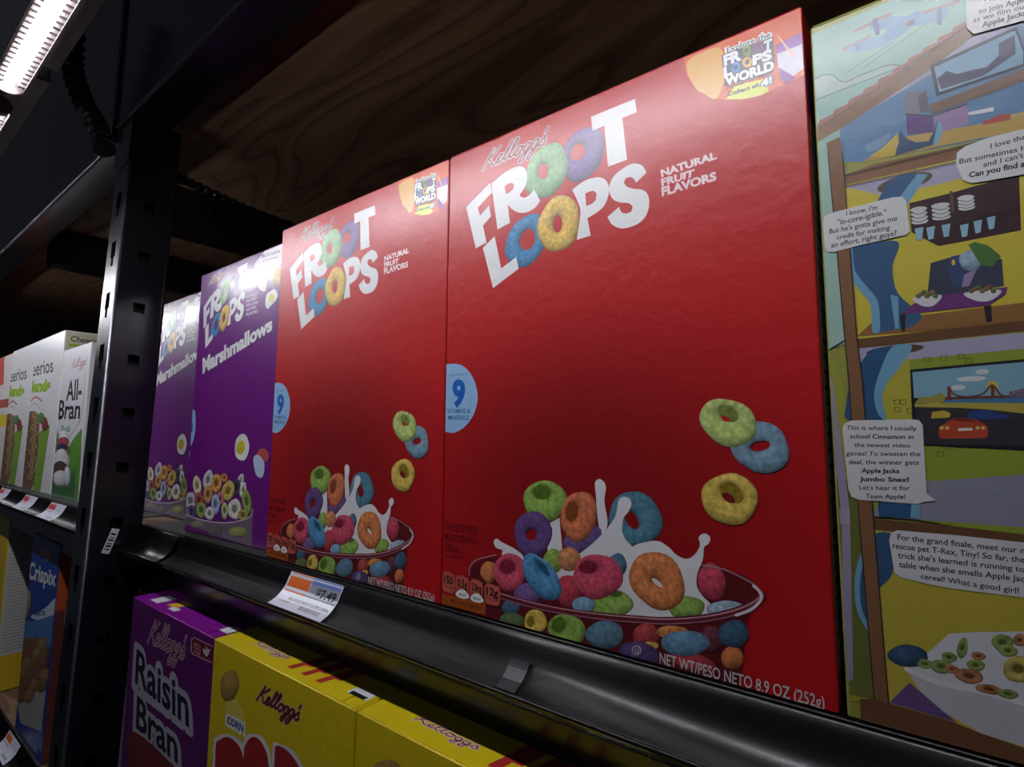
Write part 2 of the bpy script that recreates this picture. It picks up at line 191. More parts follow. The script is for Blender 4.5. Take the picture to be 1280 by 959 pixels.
('P','milk_print',(228,225,230),[1088.9,405.8,1101.6,434.8,1119.5,449,1139,456,1156.4,463.8,1170.3,473.1,1182.8,480.3,1195.4,486.3,1209.9,491.9,1227.7,498.1,1247.4,504.1,1267.1,508.7,1284.4,510.5,1298.9,508.6,1311.7,503.8,1323.2,497.7,1333.6,491.6,1342.5,485.1,1349.9,477.8,1357.1,470.7,1365.3,464.9,1375.3,460.2,1386.3,456.2,1397.3,453.5,1407.2,452.9,1416,454.7,1424.1,458.5,1431.7,463.8,1438.8,469.8,1445.7,477.2,1452.4,486,1458.3,495,1462.7,502.9,1465.3,509.6,1466.6,515.6,1467,521,1466.9,525.9,1465.8,530,1463.8,533.5,1461.9,536.7,1461.2,540.2,1462,544.2,1463.8,548.5,1466.2,552.6,1469.3,556.1,1473.1,559.1,1477.7,561.8,1482.5,563.7,1487.2,564.6,1491.9,564.2,1496.7,562.7,1501.1,560.4,1504.5,557.6,1506.8,554.2,1508.4,550,1509.2,545.4,1508.9,540.8,1507.5,536.2,1504.9,531.4,1501.7,526.7,1498.4,522.3,1494.7,519.2,1490.5,517,1486.3,513.8,1483,508,1481.2,498.7,1480.3,487.1,1479.2,473.9,1476.6,460.1,1471.2,445.1,1464,428.7,1456.9,412.3,1452,397.1,1449.4,383.4,1448.3,370.5,1448.6,358.6,1450.6,347.5,1454.7,337.6,1460.8,328.7,1467.7,320.4,1474.7,312.5,1483,305.5,1492.6,299.4,1500.4,292.7,1503.5,283.9,1508.2,272.6,1513.9,259.8,1506.5,245.3,1472.2,229.4,1391.3,203.6,1276.5,170.8,1162.8,147.6,1085.2,150.8,1057.1,195.8,1058.6,269.8,1074.3,348.1],[]),
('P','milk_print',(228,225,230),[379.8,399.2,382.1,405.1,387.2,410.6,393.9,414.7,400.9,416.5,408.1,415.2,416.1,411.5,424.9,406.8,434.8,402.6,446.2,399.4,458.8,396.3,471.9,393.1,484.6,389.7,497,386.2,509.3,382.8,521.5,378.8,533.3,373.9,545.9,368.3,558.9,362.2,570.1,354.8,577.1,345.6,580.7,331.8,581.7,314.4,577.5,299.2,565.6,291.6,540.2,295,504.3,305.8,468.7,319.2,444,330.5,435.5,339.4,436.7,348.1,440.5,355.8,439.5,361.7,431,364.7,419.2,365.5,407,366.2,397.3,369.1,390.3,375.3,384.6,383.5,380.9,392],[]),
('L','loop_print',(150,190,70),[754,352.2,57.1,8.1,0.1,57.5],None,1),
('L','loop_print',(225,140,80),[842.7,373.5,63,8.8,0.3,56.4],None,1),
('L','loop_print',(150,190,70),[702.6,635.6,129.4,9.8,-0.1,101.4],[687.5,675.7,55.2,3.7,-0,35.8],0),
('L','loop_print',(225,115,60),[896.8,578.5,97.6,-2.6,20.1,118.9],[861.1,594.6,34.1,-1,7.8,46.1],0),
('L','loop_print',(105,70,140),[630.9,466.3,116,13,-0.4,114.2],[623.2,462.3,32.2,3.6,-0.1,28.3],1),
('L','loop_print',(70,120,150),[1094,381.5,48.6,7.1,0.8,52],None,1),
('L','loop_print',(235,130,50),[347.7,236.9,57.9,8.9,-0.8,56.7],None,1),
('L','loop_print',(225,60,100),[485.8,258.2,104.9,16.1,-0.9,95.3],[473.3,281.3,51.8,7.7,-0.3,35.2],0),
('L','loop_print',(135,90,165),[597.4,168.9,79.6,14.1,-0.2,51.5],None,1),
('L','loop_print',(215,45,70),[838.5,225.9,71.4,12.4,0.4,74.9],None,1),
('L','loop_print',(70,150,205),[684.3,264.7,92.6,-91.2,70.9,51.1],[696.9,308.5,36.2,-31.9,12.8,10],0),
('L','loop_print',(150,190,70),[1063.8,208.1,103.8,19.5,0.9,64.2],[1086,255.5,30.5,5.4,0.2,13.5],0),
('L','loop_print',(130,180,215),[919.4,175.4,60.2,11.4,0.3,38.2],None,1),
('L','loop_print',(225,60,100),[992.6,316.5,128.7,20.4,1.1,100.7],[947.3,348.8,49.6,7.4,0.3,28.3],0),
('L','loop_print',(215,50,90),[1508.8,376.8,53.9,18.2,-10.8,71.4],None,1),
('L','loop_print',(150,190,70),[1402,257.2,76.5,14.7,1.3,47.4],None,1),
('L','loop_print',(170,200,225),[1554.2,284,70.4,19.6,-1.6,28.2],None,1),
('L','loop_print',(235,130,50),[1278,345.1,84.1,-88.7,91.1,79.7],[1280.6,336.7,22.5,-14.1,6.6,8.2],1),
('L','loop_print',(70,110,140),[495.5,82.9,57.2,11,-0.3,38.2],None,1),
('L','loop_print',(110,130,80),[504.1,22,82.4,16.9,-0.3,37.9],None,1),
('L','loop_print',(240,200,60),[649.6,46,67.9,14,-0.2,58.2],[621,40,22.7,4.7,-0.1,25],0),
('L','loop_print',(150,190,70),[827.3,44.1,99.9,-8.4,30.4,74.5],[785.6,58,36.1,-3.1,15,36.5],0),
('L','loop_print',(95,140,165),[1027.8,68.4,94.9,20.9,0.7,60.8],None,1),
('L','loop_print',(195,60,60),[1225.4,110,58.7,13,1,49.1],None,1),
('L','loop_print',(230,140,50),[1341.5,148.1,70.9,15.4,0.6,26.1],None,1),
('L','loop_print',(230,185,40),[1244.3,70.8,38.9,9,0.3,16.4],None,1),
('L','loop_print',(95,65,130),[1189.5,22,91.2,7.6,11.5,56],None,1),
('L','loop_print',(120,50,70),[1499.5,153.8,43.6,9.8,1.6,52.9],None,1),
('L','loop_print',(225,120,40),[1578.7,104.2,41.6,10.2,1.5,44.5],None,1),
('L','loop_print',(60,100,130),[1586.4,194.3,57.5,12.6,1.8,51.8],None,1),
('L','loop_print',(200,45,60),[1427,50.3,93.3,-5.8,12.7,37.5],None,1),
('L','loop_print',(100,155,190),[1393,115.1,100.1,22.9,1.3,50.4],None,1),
('S','bowl_rim',(110,35,45),[210.9,216.7,215.2,207.2,221,193.4,229.2,178.8,241,166.7,256.7,157.6,276,149.8,297.6,143.5,320.8,138.6,343.6,135.8,367,134.7,394.5,134.3,429.7,133.4,475.5,131.2,529.4,128.6,586.7,126.4,642.5,125.4,696.7,126.1,751.4,127.8,805.6,130.4,858.2,133.4,909.7,137.1,960.4,141.6,1008.9,146.3,1053.7,151.1,1094.3,155.8,1131.5,160.8,1166.1,165.7,1199.1,170.4,1228.9,174.2,1255.7,177.4,1282.8,181.4,1313.7,187.3,1350.8,195.8,1391.8,206.1,1433,217.4,1470.8,228.8,1504.7,240.5,1536.7,252.8,1566,265.3,1592.3,277.5,1615.3,289.7,1635.3,301.9,1652.4,313.7,1666.8,324.5,1678.1,334.9,1686.3,344.9,1692.2,353.4,1696.4,359.3],3),
('S','bowl_rim',(200,150,165),[320.7,146.8,337.8,145.9,361.8,144.6,392.5,143.1,429.6,141.4,475.5,139.1,529.4,136.4,586.6,134.1,642.5,133.1,696.7,133.6,751.4,135.3,805.6,137.7,858.2,140.7,909.7,144.3,960.4,148.6,1008.9,153.3,1053.8,158,1094.4,162.7,1131.6,167.6,1166.2,172.4,1199.2,177,1229.1,180.8,1255.8,184,1282.9,187.9,1313.8,193.7,1350.9,202.2,1391.9,212.4,1433.2,223.7,1470.9,235.1,1504.9,246.7,1536.9,259,1566.2,271.4,1592.5,283.5,1615.5,295.7,1635.5,307.9,1652.7,319.6,1667,330.4,1678.3,340.8,1686.5,350.8,1692.4,359.3,1696.7,365.2],0.5),
('S','bowl_rim',(150,110,125),[429.9,117.4,468,115.7,522.7,113.2,584.2,111,642.5,110.2,696.7,111,751.4,113,805.6,115.7,858.1,118.9,909.6,122.8,960.2,127.4,1008.7,132.3,1053.6,137.2,1094.1,142.1,1131.3,147.2,1165.9,152.2,1198.9,157,1228.7,160.9,1255.4,164.3,1282.5,168.3,1313.4,174.3,1350.5,182.9,1391.4,193.4,1432.6,204.8,1470.4,216.4,1504.4,228.2,1536.3,240.6,1565.6,253.1,1591.9,265.4,1615.5,278.5,1636.7,292.1,1654.1,304.2,1666.4,312.6],0.5),
('S','bowl_rim',(170,130,140),[1698.4,355.1,1698.2,357.6,1698.2,361.2,1697.3,365.6,1694.5,370.5,1690.1,376.1,1684.3,382.5,1676.6,389.2,1666.6,395.7,1653.2,402.2,1636.8,408.9,1619.6,415.2,1603.5,420.8,1589.4,425.6,1576,429.9,1562.3,433.5,1547.2,436.1,1528.2,437.4,1506.7,437.7,1487,437.5,1473.4,437.4],0.6),
('S','bowl_rim',(225,215,220),[1598.2,266.7,1608.7,272.1,1623.8,279.9,1640.1,289,1654.1,298.6,1665.6,309.1,1676.4,320.8,1685.3,332.3,1691.3,342.4,1693.7,350.5,1693.2,357.4,1691,363.5,1687.9,369.3,1683.3,375.2,1676.9,380.7,1670.6,385.4,1666.4,388.7],1),
('S','bowl_rim',(190,150,170),[210.7,200.6,210.1,205.1,209.1,211.4,208.8,219,210.2,227,213.5,235.9,218.3,245.8,224.3,255.7,231.3,264.6,239.5,272.2,248.7,279,259.1,285.3,270.5,291.3,283.1,296.7,296.8,301.5,311.4,306.2,326.8,311.1,344.7,316.9,364.6,323.2,382.8,328.9,395.4,332.9],0.5),
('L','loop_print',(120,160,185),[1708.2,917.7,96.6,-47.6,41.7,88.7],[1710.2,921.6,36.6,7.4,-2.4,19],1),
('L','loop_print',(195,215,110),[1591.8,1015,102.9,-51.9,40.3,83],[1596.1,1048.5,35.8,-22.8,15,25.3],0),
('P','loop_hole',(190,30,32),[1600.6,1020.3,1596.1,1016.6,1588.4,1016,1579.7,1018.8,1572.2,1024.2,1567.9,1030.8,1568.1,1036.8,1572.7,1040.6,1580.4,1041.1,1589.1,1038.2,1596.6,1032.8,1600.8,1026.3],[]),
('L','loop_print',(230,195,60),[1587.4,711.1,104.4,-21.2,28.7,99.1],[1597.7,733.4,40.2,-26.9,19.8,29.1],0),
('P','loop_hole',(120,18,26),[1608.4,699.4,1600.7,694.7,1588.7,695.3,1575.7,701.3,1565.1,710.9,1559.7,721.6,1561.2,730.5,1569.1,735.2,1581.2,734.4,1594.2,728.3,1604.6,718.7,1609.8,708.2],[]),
('P','serving_strip',(165,80,30),[-3.4,65.2,330.4,78,331.3,14.5,-1.9,10.7],[]),
('P','nutrition_tab',(200,95,80),[7.9,171.5,23.2,190.4,62.3,194.8,102.7,181,104.9,89.7,82.2,79.2,34.1,80,10,94.9],[]),
('T','nutrition_lettering',(45,12,14),'150',[21.7,129.8,93.2,129.7,92.2,171.2,20.4,176.3],0.02),
('T','nutrition_lettering',(60,15,18),'CALORIES',[16,106.9,98.5,103.6,98.1,118.1,15.6,120.6],0),
('P','nutrition_tab',(200,95,80),[110.6,167.6,125.4,186.1,162.9,190.4,207.5,177.9,209.3,88.5,187.5,78.3,135.5,78,112.4,92.6],[]),
('T','nutrition_lettering',(45,12,14),'0.5g',[123.8,126.7,198.3,127.7,197.4,168.3,122.7,172.3],0.02),
('T','nutrition_lettering',(60,15,18),'SAT FAT',[118.2,104.3,203.2,102.2,202.9,116.4,117.9,117.7],0),
('P','nutrition_lozenge',(240,240,240),[112.7,81.9,114.4,87.8,120.2,94.8,127.8,101.8,134.8,107.2,141,110.9,147.6,113.5,154.2,115.1,160.8,116,167.3,116.1,173.8,115.5,180.3,113.9,186.9,110.9,194.7,106,203.5,99.5,210.7,92.6,213.7,86.7,211.4,81.9,205.2,77.5,196.7,73.7,187.7,70.9,177.5,69.1,165.7,68,153.8,67.8,143.2,68.7,133.3,70.6,123.8,73.6,116.3,77.4],[]),
('T','nutrition_lettering',(50,50,55),'2% DV',[136.9,80.9,191.1,82.6,190.8,95.8,136.6,94.2],0.02),
('P','nutrition_tab',(200,95,80),[218.7,163.8,232.9,182,268.8,186.2,307.9,173.3,309.3,85.9,288.4,75.9,242.1,76.2,220.2,90.5],[]),
('T','nutrition_lettering',(45,12,14),'210mg',[231.1,123.9,298.9,124.2,298.2,164,230.3,168.4],0.02),
('T','nutrition_lettering',(60,15,18),'SODIUM',[225.8,102,303.5,99.3,303.3,113.1,225.5,115],0),
('P','nutrition_lozenge',(240,240,240),[220.4,80.1,222.1,85.8,227.6,92.7,234.9,99.5,241.6,104.8,247.6,108.4,253.8,110.9,260.2,112.5,266.5,113.4,272.7,113.5,278.9,112.9,285.1,111.3,291.4,108.4,299,103.7,307.3,97.3,314.2,90.6,317,84.8,314.8,80,308.8,75.7,300.7,72.1,292.1,69.3,282.4,67.5,271,66.5,259.6,66.3,249.5,67.1,240.1,69,231,71.9,223.8,75.6],[]),
('T','nutrition_lettering',(50,50,55),'9% DV',[243.5,79,295.4,80.8,295.2,93.6,243.3,92],0.02),
('P','nutrition_tab',(200,95,80),[322.1,158.7,335.8,176.4,370.1,180.6,424.3,170.9,425.3,85.7,405.4,75.9,344.2,73,323.3,86.9],[]),
('T','nutrition_lettering',(45,12,14),'12g',[333.9,119.6,415.5,123,415,161.8,333.2,163.1],0.02),
('T','nutrition_lettering',(60,15,18),'TOTAL SUGARS',[328.7,98.2,419.8,98.7,419.6,112.2,328.5,111],0),
('T','nutrition_lettering',(70,25,15),'PER 1 1/3 CUP SERVING',[75.8,30.6,303.2,34.5,302.9,52.4,75.2,52.1],0),
('T','weight_lettering',(205,200,200),'NET WT/PESO NETO 8.9 OZ (252g)',[1285.3,10.4,1885.9,7.9,1888,53.7,1286.4,58.8],0),
('L','certification_ring',(205,200,200),[1181.9,37.3,22.1,5.2,0.4,19.9],[1181.9,37.3,17,4,0.3,15.3],1),
('T','certification_lettering',(205,200,200),'U',[1174.3,25.6,1192.7,26.7,1193.1,46.5,1174.7,45.5],0.02)],
'MB':[('L','title_loop',(125,90,160),[740.6,2403.3,79.8,105.4,-69.4,65.2],[723,2420.3,25.7,31.2,-23.9,24],1),
('L','title_loop',(140,190,125),[561.3,2368.6,79,114.6,-80.7,63.6],[549.3,2370.1,12.1,36.2,-23.8,10.7],1),
('P','title_letter',(236,234,236),[99.3,2283,260,2384.3,264.3,2330.7,169.9,2265.6,176.9,2220.3,237.5,2265.8,240.9,2205.3,188.2,2164.2,197.2,2071.7,130.1,2050.5],[]),
('P','title_letter',(236,234,236),[266.6,2376.5,280.1,2383.6,299.5,2393.9,320.6,2404.7,339.4,2413.4,355.2,2419.1,370,2423.6,383.8,2426.9,396.4,2429.1,408,2430.4,418.5,2430.7,428,2429.9,436.5,2428,443.9,2424.9,450.4,2420.7,455.7,2415.3,460,2408.8,463.2,2400.7,465.2,2391.2,466.1,2380.9,465.8,2370.5,464.2,2359.8,461.3,2348.5,457.4,2337.3,452.7,2327.2,446.9,2317.8,439.7,2309,432.6,2301.3,426.5,2295.2,421.7,2291,417.6,2288.5,414.4,2286.9,412,2285.7,413,2283,414.1,2279.2,416,2275,418.8,2271.5,422.9,2268.5,427.8,2265.6,433.4,2263.4,439.3,2262.7,445.8,2263.7,452.8,2266.1,460,2269.4,466.6,2273.4,473.1,2278.5,479.6,2284.9,485.2,2290.8,489.2,2294.9,491.1,2290.8,493.7,2284.9,496.8,2277.9,499.9,2270,503.2,2260.1,506.8,2248.4,510.1,2237.6,512.4,2230,507.2,2224.5,499.8,2216.4,491,2207.9,481.6,2201.2,471.3,2196.3,459.9,2192.4,448.3,2189.5,437.3,2187.8,427.1,2187.4,417.5,2188.2,408.1,2190.1,399.1,2193,390.3,2197,382,2202.1,374.1,2208.2,366.7,2214.7,359.4,2222.8,352.5,2232.2,346.5,2241.1,342.4,2247.1,341.8,2151.6,268.3,2129],[[337.1,2341.9,341,2344.5,346.6,2348.1,352.9,2351.7,358.9,2354.1,364.7,2355.1,370.8,2355.3,376.5,2354.6,381.4,2353,385.3,2349.8,388.4,2345.1,390.9,2340.5,392.7,2337.3,390.9,2333.8,388.4,2328.6,385.1,2323.2,381.1,2318.5,375.8,2314.9,369.4,2311.5,362.9,2308.8,356.9,2306.9,351.5,2306,346.3,2306.1,341.9,2306.4,338.6,2306.7]]),
('P','title_letter',(236,234,236),[806.5,2568.3,996.2,2586.6,993.9,2524.7,933.5,2519,922.7,2327,841.9,2316.6,856,2508.6,803.2,2499.7],[]),
('L','title_loop',(45,140,195),[411.5,2047.6,78.9,115.8,-81.6,52.7],[422.2,2051.6,21.4,48.5,-34.5,14.9],1),
('P','title_letter',(236,234,236),[171.9,2048.1,248.3,2098.4,262.1,1926.9,351,1974.5,355.8,1915.7,203.3,1833],[]),
('P','title_letter',(236,234,236),[672.1,2249.3,681.5,2254.2,695.1,2261.3,710.2,2268.8,724.5,2274.4,738,2278.2,751.6,2280.9,764.8,2282.3,776.7,2282.5,787.4,2281.1,797.3,2278.4,806.1,2274.5,813.6,2269.3,819.6,2262.9,824.4,2255,827.9,2246.3,830,2237.2,831,2227.9,830.8,2217.9,829.3,2207.5,826.4,2196.6,822,2184.9,816.1,2172.2,809.1,2160,801.8,2149.6,793.8,2141.3,785.3,2134.6,776.1,2128.7,766.1,2123.1,754,2117.2,740.2,2111.7,727.5,2106.9,718.7,2103.5,720.6,2022.4,656.4,2012.5,663.6,2035.1,674.1,2067.9,684.5,2102.5,691.4,2130.4,693.7,2148.3,693.3,2161.1,691.2,2172.3,688.7,2185.1,685.1,2202,680.2,2220.6,675.4,2237.5],[[727.1,2219.3,733.5,2220.5,742.7,2222.2,752.5,2223.5,760.3,2223.2,765.8,2220.5,770.2,2216,773.4,2211.3,775.8,2208.2,767.8,2179.5,764.3,2176.6,759.4,2172.4,753.6,2168.1,747.6,2164.8,741,2163,733.5,2162.1,726.6,2161.5,721.8,2161.1]]),
('L','title_loop',(240,195,65),[583.1,2102.7,54.5,125.1,-88.7,41.9],[580.7,2102.3,7.6,41.3,-21.4,4.7],1),
('P','title_letter',(236,234,236),[987.5,2251.1,985.9,2257.6,983.8,2267.1,980.6,2277.1,976.1,2285.4,969.6,2291.7,961.8,2297.3,953,2301.5,943.8,2303.7,934.1,2303.5,923.7,2301.4,913.2,2297.9,902.7,2294,892.2,2289.4,881.5,2283.9,871.2,2277.7,862.1,2270.8,854,2263,846.9,2254.3,840.8,2245.1,836,2235.8,832.6,2226,830.5,2215.7,829.6,2205.5,829.7,2195.9,831,2186.9,833.6,2178.3,837.2,2170.3,841.6,2163.4,847.3,2157.5,854.2,2152.6,861.7,2148.5,868.9,2144.9,876.2,2142.3,883.9,2140.7,891.1,2139.2,897.2,2136.7,902.2,2132.5,906.4,2127.4,909.6,2122.5,911.9,2119,902.5,2097.1,898.5,2096,892.6,2094.2,886.1,2092.9,880.3,2092.9,875.3,2094.6,870.3,2097.3,865.9,2101,862.5,2105.2,860.4,2110.7,859.2,2117.4,858.7,2123.7,858.2,2128.1,804.6,2093.1,806.3,2086.4,808.7,2076.8,812.1,2066.4,816.7,2057.5,822.9,2050.3,830.6,2043.5,839,2037.9,847.8,2033.8,856.9,2031.3,866.7,2030.5,876.7,2030.8,886.8,2031.9,897,2033.5,907.5,2036.2,917.8,2039.7,927.2,2044.5,936,2050.3,944.3,2057.3,951.9,2065.2,958.4,2073.9,964,2083.7,968.7,2094.6,972.5,2105.8,975.3,2116.4,977.2,2126.7,978.1,2136.9,978,2146.6,976.7,2155.2,974.4,2162.8,970.8,2169.4,966.3,2175.3,960.8,2180.4,953.9,2184.3,945.6,2187.1,937,2189.7,929,2192.8,921.6,2196.8,914.3,2201,907.7,2205.4,902.5,2210.2,898.9,2215.5,896.5,2221.5,895,2226.9,893.9,2230.7,905.1,2247.1,908.5,2247.6,913.3,2248.3,918.5,2248.6,923,2247.8,926.8,2245.7,930.3,2242.7,933.4,2239,935.9,2235.1,937.6,2230.4,938.7,2225,939.5,2220,940,2216.5],[]),
('K','brand_script',(236,234,236),[173.4,2495.8,564.4,2541.1,245.7,2580.5],2.4),
('K','brand_script',(150,60,90),[173.4,2495.8,564.4,2541.1,245.7,2580.5],1.4),
('T','variety_lettering',(90,20,110),'Marshmallows',[158.1,1562.5,1530.8,1870.8,1516.1,2016.8,129.7,1751.4],0.07),
('T','variety_lettering',(236,234,236),'Marshmallows',[178.7,1578.7,1518.2,1877.3,1505.3,2005.6,154.3,1741.9],0.035),
('T','flavor_lettering',(225,205,230),'NATURALLY',[1009.5,2233,1231.3,2232.5,1228,2263.2,1005.8,2264.5],0.01),
('T','flavor_lettering',(225,205,230),'FLAVORED',[1014.6,2190,1210.6,2194.6,1207.2,2225.3,1010.9,2221.3],0.01),
('T','flavor_lettering',(225,205,230),'WITH OTHER',[1019.6,2147.1,1240.5,2148.9,1237.2,2179.3,1015.9,2178.3],0.01),
('T','flavor_lettering',(225,205,230),'NATURAL',[1024.6,2104.3,1219.8,2110.9,1216.5,2141.4,1021,2135.5],0.01),
('T','flavor_lettering',(225,205,230),'FLAVORS',[1029.7,2061.6,1249.7,2065.7,1246.3,2096,1026,2092.7],0.01),
('P','marshmallow_print',(228,222,232),[1124,2516.7,1124.3,2526.2,1130.4,2535.8,1140.8,2545.4,1153.7,2554.8,1169.2,2563.4,1187.8,2571.5,1209.4,2580.3,1233.8,2590.9,1260.4,2605,1289.5,2621.3,1321.9,2637.5,1358.4,2651,1403.1,2662.6,1454.2,2673.2,1503.9,2680.3,1544.4,2681.9,1573.2,2677.8,1594.6,2669.2,1611.1,2655.1,1625.2,2634.3,1640.2,2602.4,1653.9,2561.3,1660.4,2519.9,1654.1,2487.4,1630.8,2465.6,1594.5,2449.8,1551.2,2439.4,1507.1,2433.7,1460.7,2434.4,1409.7,2441.3,1359.1,2450.5,1313.8,2458.3,1274.2,2463.5,1237.8,2468.3,1205.7,2473.4,1179,2479.8,1157.6,2487.9,1141.2,2497.2,1129.9,2507],[]),
('T','marshmallow_lettering',(60,30,70),'Marshmallow',[1260.6,2572.4,1586.9,2559.4,1583.6,2593.5,1256.3,2612.3],0.01),
('T','marshmallow_lettering',(60,30,70),'goodness',[1281.3,2533.5,1545.1,2518.1,1543,2539.5,1278.9,2555.6],0.01),
('P','marshmallow_print',(225,225,215),[1231.6,2305.6,1235.6,2319.2,1247.2,2334,1261.7,2349.9,1274.5,2366.9,1284.6,2388.3,1294.2,2413.1,1304.2,2434.4,1315.2,2445.1,1328.9,2441.7,1344.3,2428.5,1358.7,2410.3,1369.3,2392.3,1375.2,2374.4,1377.8,2354.4,1378.2,2333.9,1377.4,2314.5,1376.4,2294.6,1374.2,2274.1,1369.5,2256.5,1360.6,2245.5,1345.5,2243,1325.6,2246.8,1304.4,2254.1,1285.8,2262.2,1268.6,2270.7,1251.4,2281.1,1237.9,2292.8],[]),
('L','marshmallow_print',(235,185,60),[1562.5,2340,84.6,-19.4,5.6,85.7],None,1),
('P','marshmallow_print',(235,235,230),[1374.6,2112.8,1370.8,2133.5,1369.8,2159.2,1372.8,2184.6,1381,2204.2,1397.1,2216.3,1419.6,2223.9,1443.8,2228.7,1465.1,2232.4,1482.3,2236.3,1498,2239.1,1512.7,2239.1,1526.9,2234.5,1542.8,2223.3,1559.4,2206.8,1572.7,2188.7,1579,2172.4,1575.7,2158.2,1565.6,2144.5,1551.9,2131.9,1538.2,2121.3,1524.7,2113.4,1509.7,2107.6,1494.2,2102.7,1478.8,2097.3,1463.4,2089.7,1447.7,2081.1,1432.5,2074.5,1418.5,2072.9,1405.2,2077.1,1392.4,2085.6,1381.7,2097.7],[]),
('P','marshmallow_center',(215,190,40),[1515.9,2153.8,1505.3,2135.6,1485.7,2125.2,1462.4,2125.3,1441.5,2135.9,1428.7,2154.4,1427.5,2175.7,1438.3,2194,1458.1,2204.4,1481.5,2204.1,1502.2,2193.2,1514.8,2174.8],[]),
('P','vitamin_badge',(150,190,232),[33.4,1210.4,48.7,1205.6,61.5,1195.8,72.1,1180.1,81.2,1157.9,89.4,1125.8,96.4,1085.3,100.8,1042.7,101.1,1004.4,96.8,970.7,88.6,938.7,77.5,909.8,64.6,885.7,49.4,867.2,31.5,853.4,12.4,842.8,-6.8,833.8,-28.4,817.9,-52.2,798.7,-72.8,792.4,-84.8,815.4,-86,887,-79.7,993.5,-68.2,1101.6,-53.9,1178,-35.2,1211.3,-11.3,1220.2,13,1216.1],[]),
('T','badge_numeral',(30,90,180),'8',[-38.2,979.1,41.2,984.2,40.3,1090.1,-38.6,1082.5],0.02),
('P','marshmallow_print',(235,235,230),[963,818.3,960.5,842.5,962.7,869.4,969.9,895.6,982.5,917.4,1002.8,935.1,1029.8,950.1,1059.2,961,1086.6,966.3,1112.3,965.4,1138.1,959,1162.1,948.2,1182.5,933.7,1200.4,914.4,1216.4,890.4,1227.2,864.1,1229.7,838.1,1222.2,809.8,1206.8,779,1185.6,751.5,1160.5,733.2,1128.4,726.3,1089.4,727.4,1050.8,734.1,1019.9,744,998,757.5,981.4,775.6,969.9,796.5],[]),
('P','marshmallow_center',(215,190,40),[1150,837.4,1131.9,807.2,1097.4,786.4,1055.3,780.4,1016.8,791.3,992.5,816.1,989.2,848.4,1007.8,879.1,1043.2,899.8,1085.6,905.2,1123.4,893.8,1146.9,869],[]),
('P','marshmallow_print',(200,85,80),[1362.3,782.6,1369.1,796.1,1385.1,812.9,1406.1,828.6,1427.8,838.6,1451.4,841.9,1478.4,840.8,1504.9,836.2,1526.9,829.1,1545.3,818.2,1561.3,803.6,1572.6,787.9,1576.6,773.9,1571.7,760.5,1559.5,747,1542.6,736,1523.5,730.2,1500.7,731.6,1473.5,738.4,1446.1,747.4,1422.6,755.5,1401.8,761.5,1382.1,767.1,1367.6,773.7],[]),
('P','marshmallow_print',(190,205,235),[1313.4,752.4,1323.1,768.9,1342.4,779.2,1366.7,783.8,1391,783.3,1417.5,776.8,1447.6,764.4,1475.6,747.9,1495.8,729.3,1506.5,706.5,1510.8,679.4,1510.2,652.6,1506.3,631,1498.6,614.7,1486.8,601.7,1471.8,592.8,1454.8,589.1,1434.3,590.3,1410.2,596.2,1386.1,607.4,1365.5,624.6,1346.8,652.3,1329,688.8,1316.4,725.1],[]),
('P','bowl_print',(120,100,120),[-143.6,181.8,296.2,139.4,789.7,144.1,1221.8,216.1,1360.6,283.1,1359,170.3,1369.3,3.7,806.1,22.4,-124,65.8],[]),
('L','cereal_print',(210,210,225),[459.9,519.6,105.6,-2.6,23.7,95.5],[459.9,519.6,37.3,-0.9,8.3,33.4],0),
('L','cereal_print',(235,170,50),[639.6,497.8,108.5,1.8,4.9,90.6],[639.6,497.8,38.3,0.6,1.7,31.7],0),
('L','cereal_print',(235,130,50),[794.1,558.7,65.6,3.3,-5.3,39.7],[794.1,558.7,23.1,1.2,-1.8,13.9],0),
('L','cereal_print',(225,225,225),[1105.9,550.7,53.7,-4,26,61.2],[1105.9,550.7,18.9,-1.4,9.1,21.4],0),
('L','cereal_print',(80,70,110),[1036.5,483.1,86.2,5.3,-9.2,73.9],[1036.5,483.1,30.4,1.9,-3.2,25.8],0),
('L','cereal_print',(235,225,180),[229.5,450.1,96,9.4,-34.9,96.3],[229.5,450.1,33.9,3.3,-12.2,33.6],0),
('L','cereal_print',(205,205,225),[99.7,293.4,137.2,10.4,-13.6,85.1],[99.7,293.4,48.5,3.7,-4.8,29.7],0),
('L','cereal_print',(225,160,70),[479.4,385.6,98.5,2.9,4.6,87.2],[479.4,385.6,34.7,1,1.6,30.5],0),
('L','cereal_print',(220,190,70),[881.8,443.4,119.8,-4,29.8,93.5],[881.8,443.4,42.3,-1.4,10.4,32.8],0),
('L','cereal_print',(220,120,130),[743.1,365.3,72.8,5.3,-8.7,63.9],[743.1,365.3,25.6,1.9,-3,22.3],0),
('L','cereal_print',(228,228,220),[1161.6,468.8,59.7,-0.2,11.9,70.2],[1161.6,468.8,21,-0.1,4.2,24.6],0),
('L','cereal_print',(190,90,70),[287.9,315.8,102.7,7.7,-11.8,76.9],[287.9,315.8,36.2,2.7,-4.1,26.9],0),
('L','cereal_print',(150,180,70),[1239.1,372.8,80.3,11.7,-43.5,104.4],[1239.1,372.8,28.3,4.1,-15.2,36.4],0),
('L','cereal_print',(165,190,230),[649.2,304.2,87.7,7,-13.3,95.2],[649.2,304.2,30.9,2.5,-4.6,33.2],0),
('L','cereal_print',(150,180,80),[357.5,225,115.1,9.9,-11.4,75.9],[357.5,225,40.6,3.5,-4,26.5],0),
('L','cereal_print',(190,205,130),[840.5,259,64.5,5.6,-10.3,77.8],[840.5,259,22.7,2,-3.6,27.2],0),
('L','cereal_print',(90,90,130),[135.8,189.5,113.5,10,-10.3,64.7],[135.8,189.5,40.1,3.5,-3.6,22.6],0),
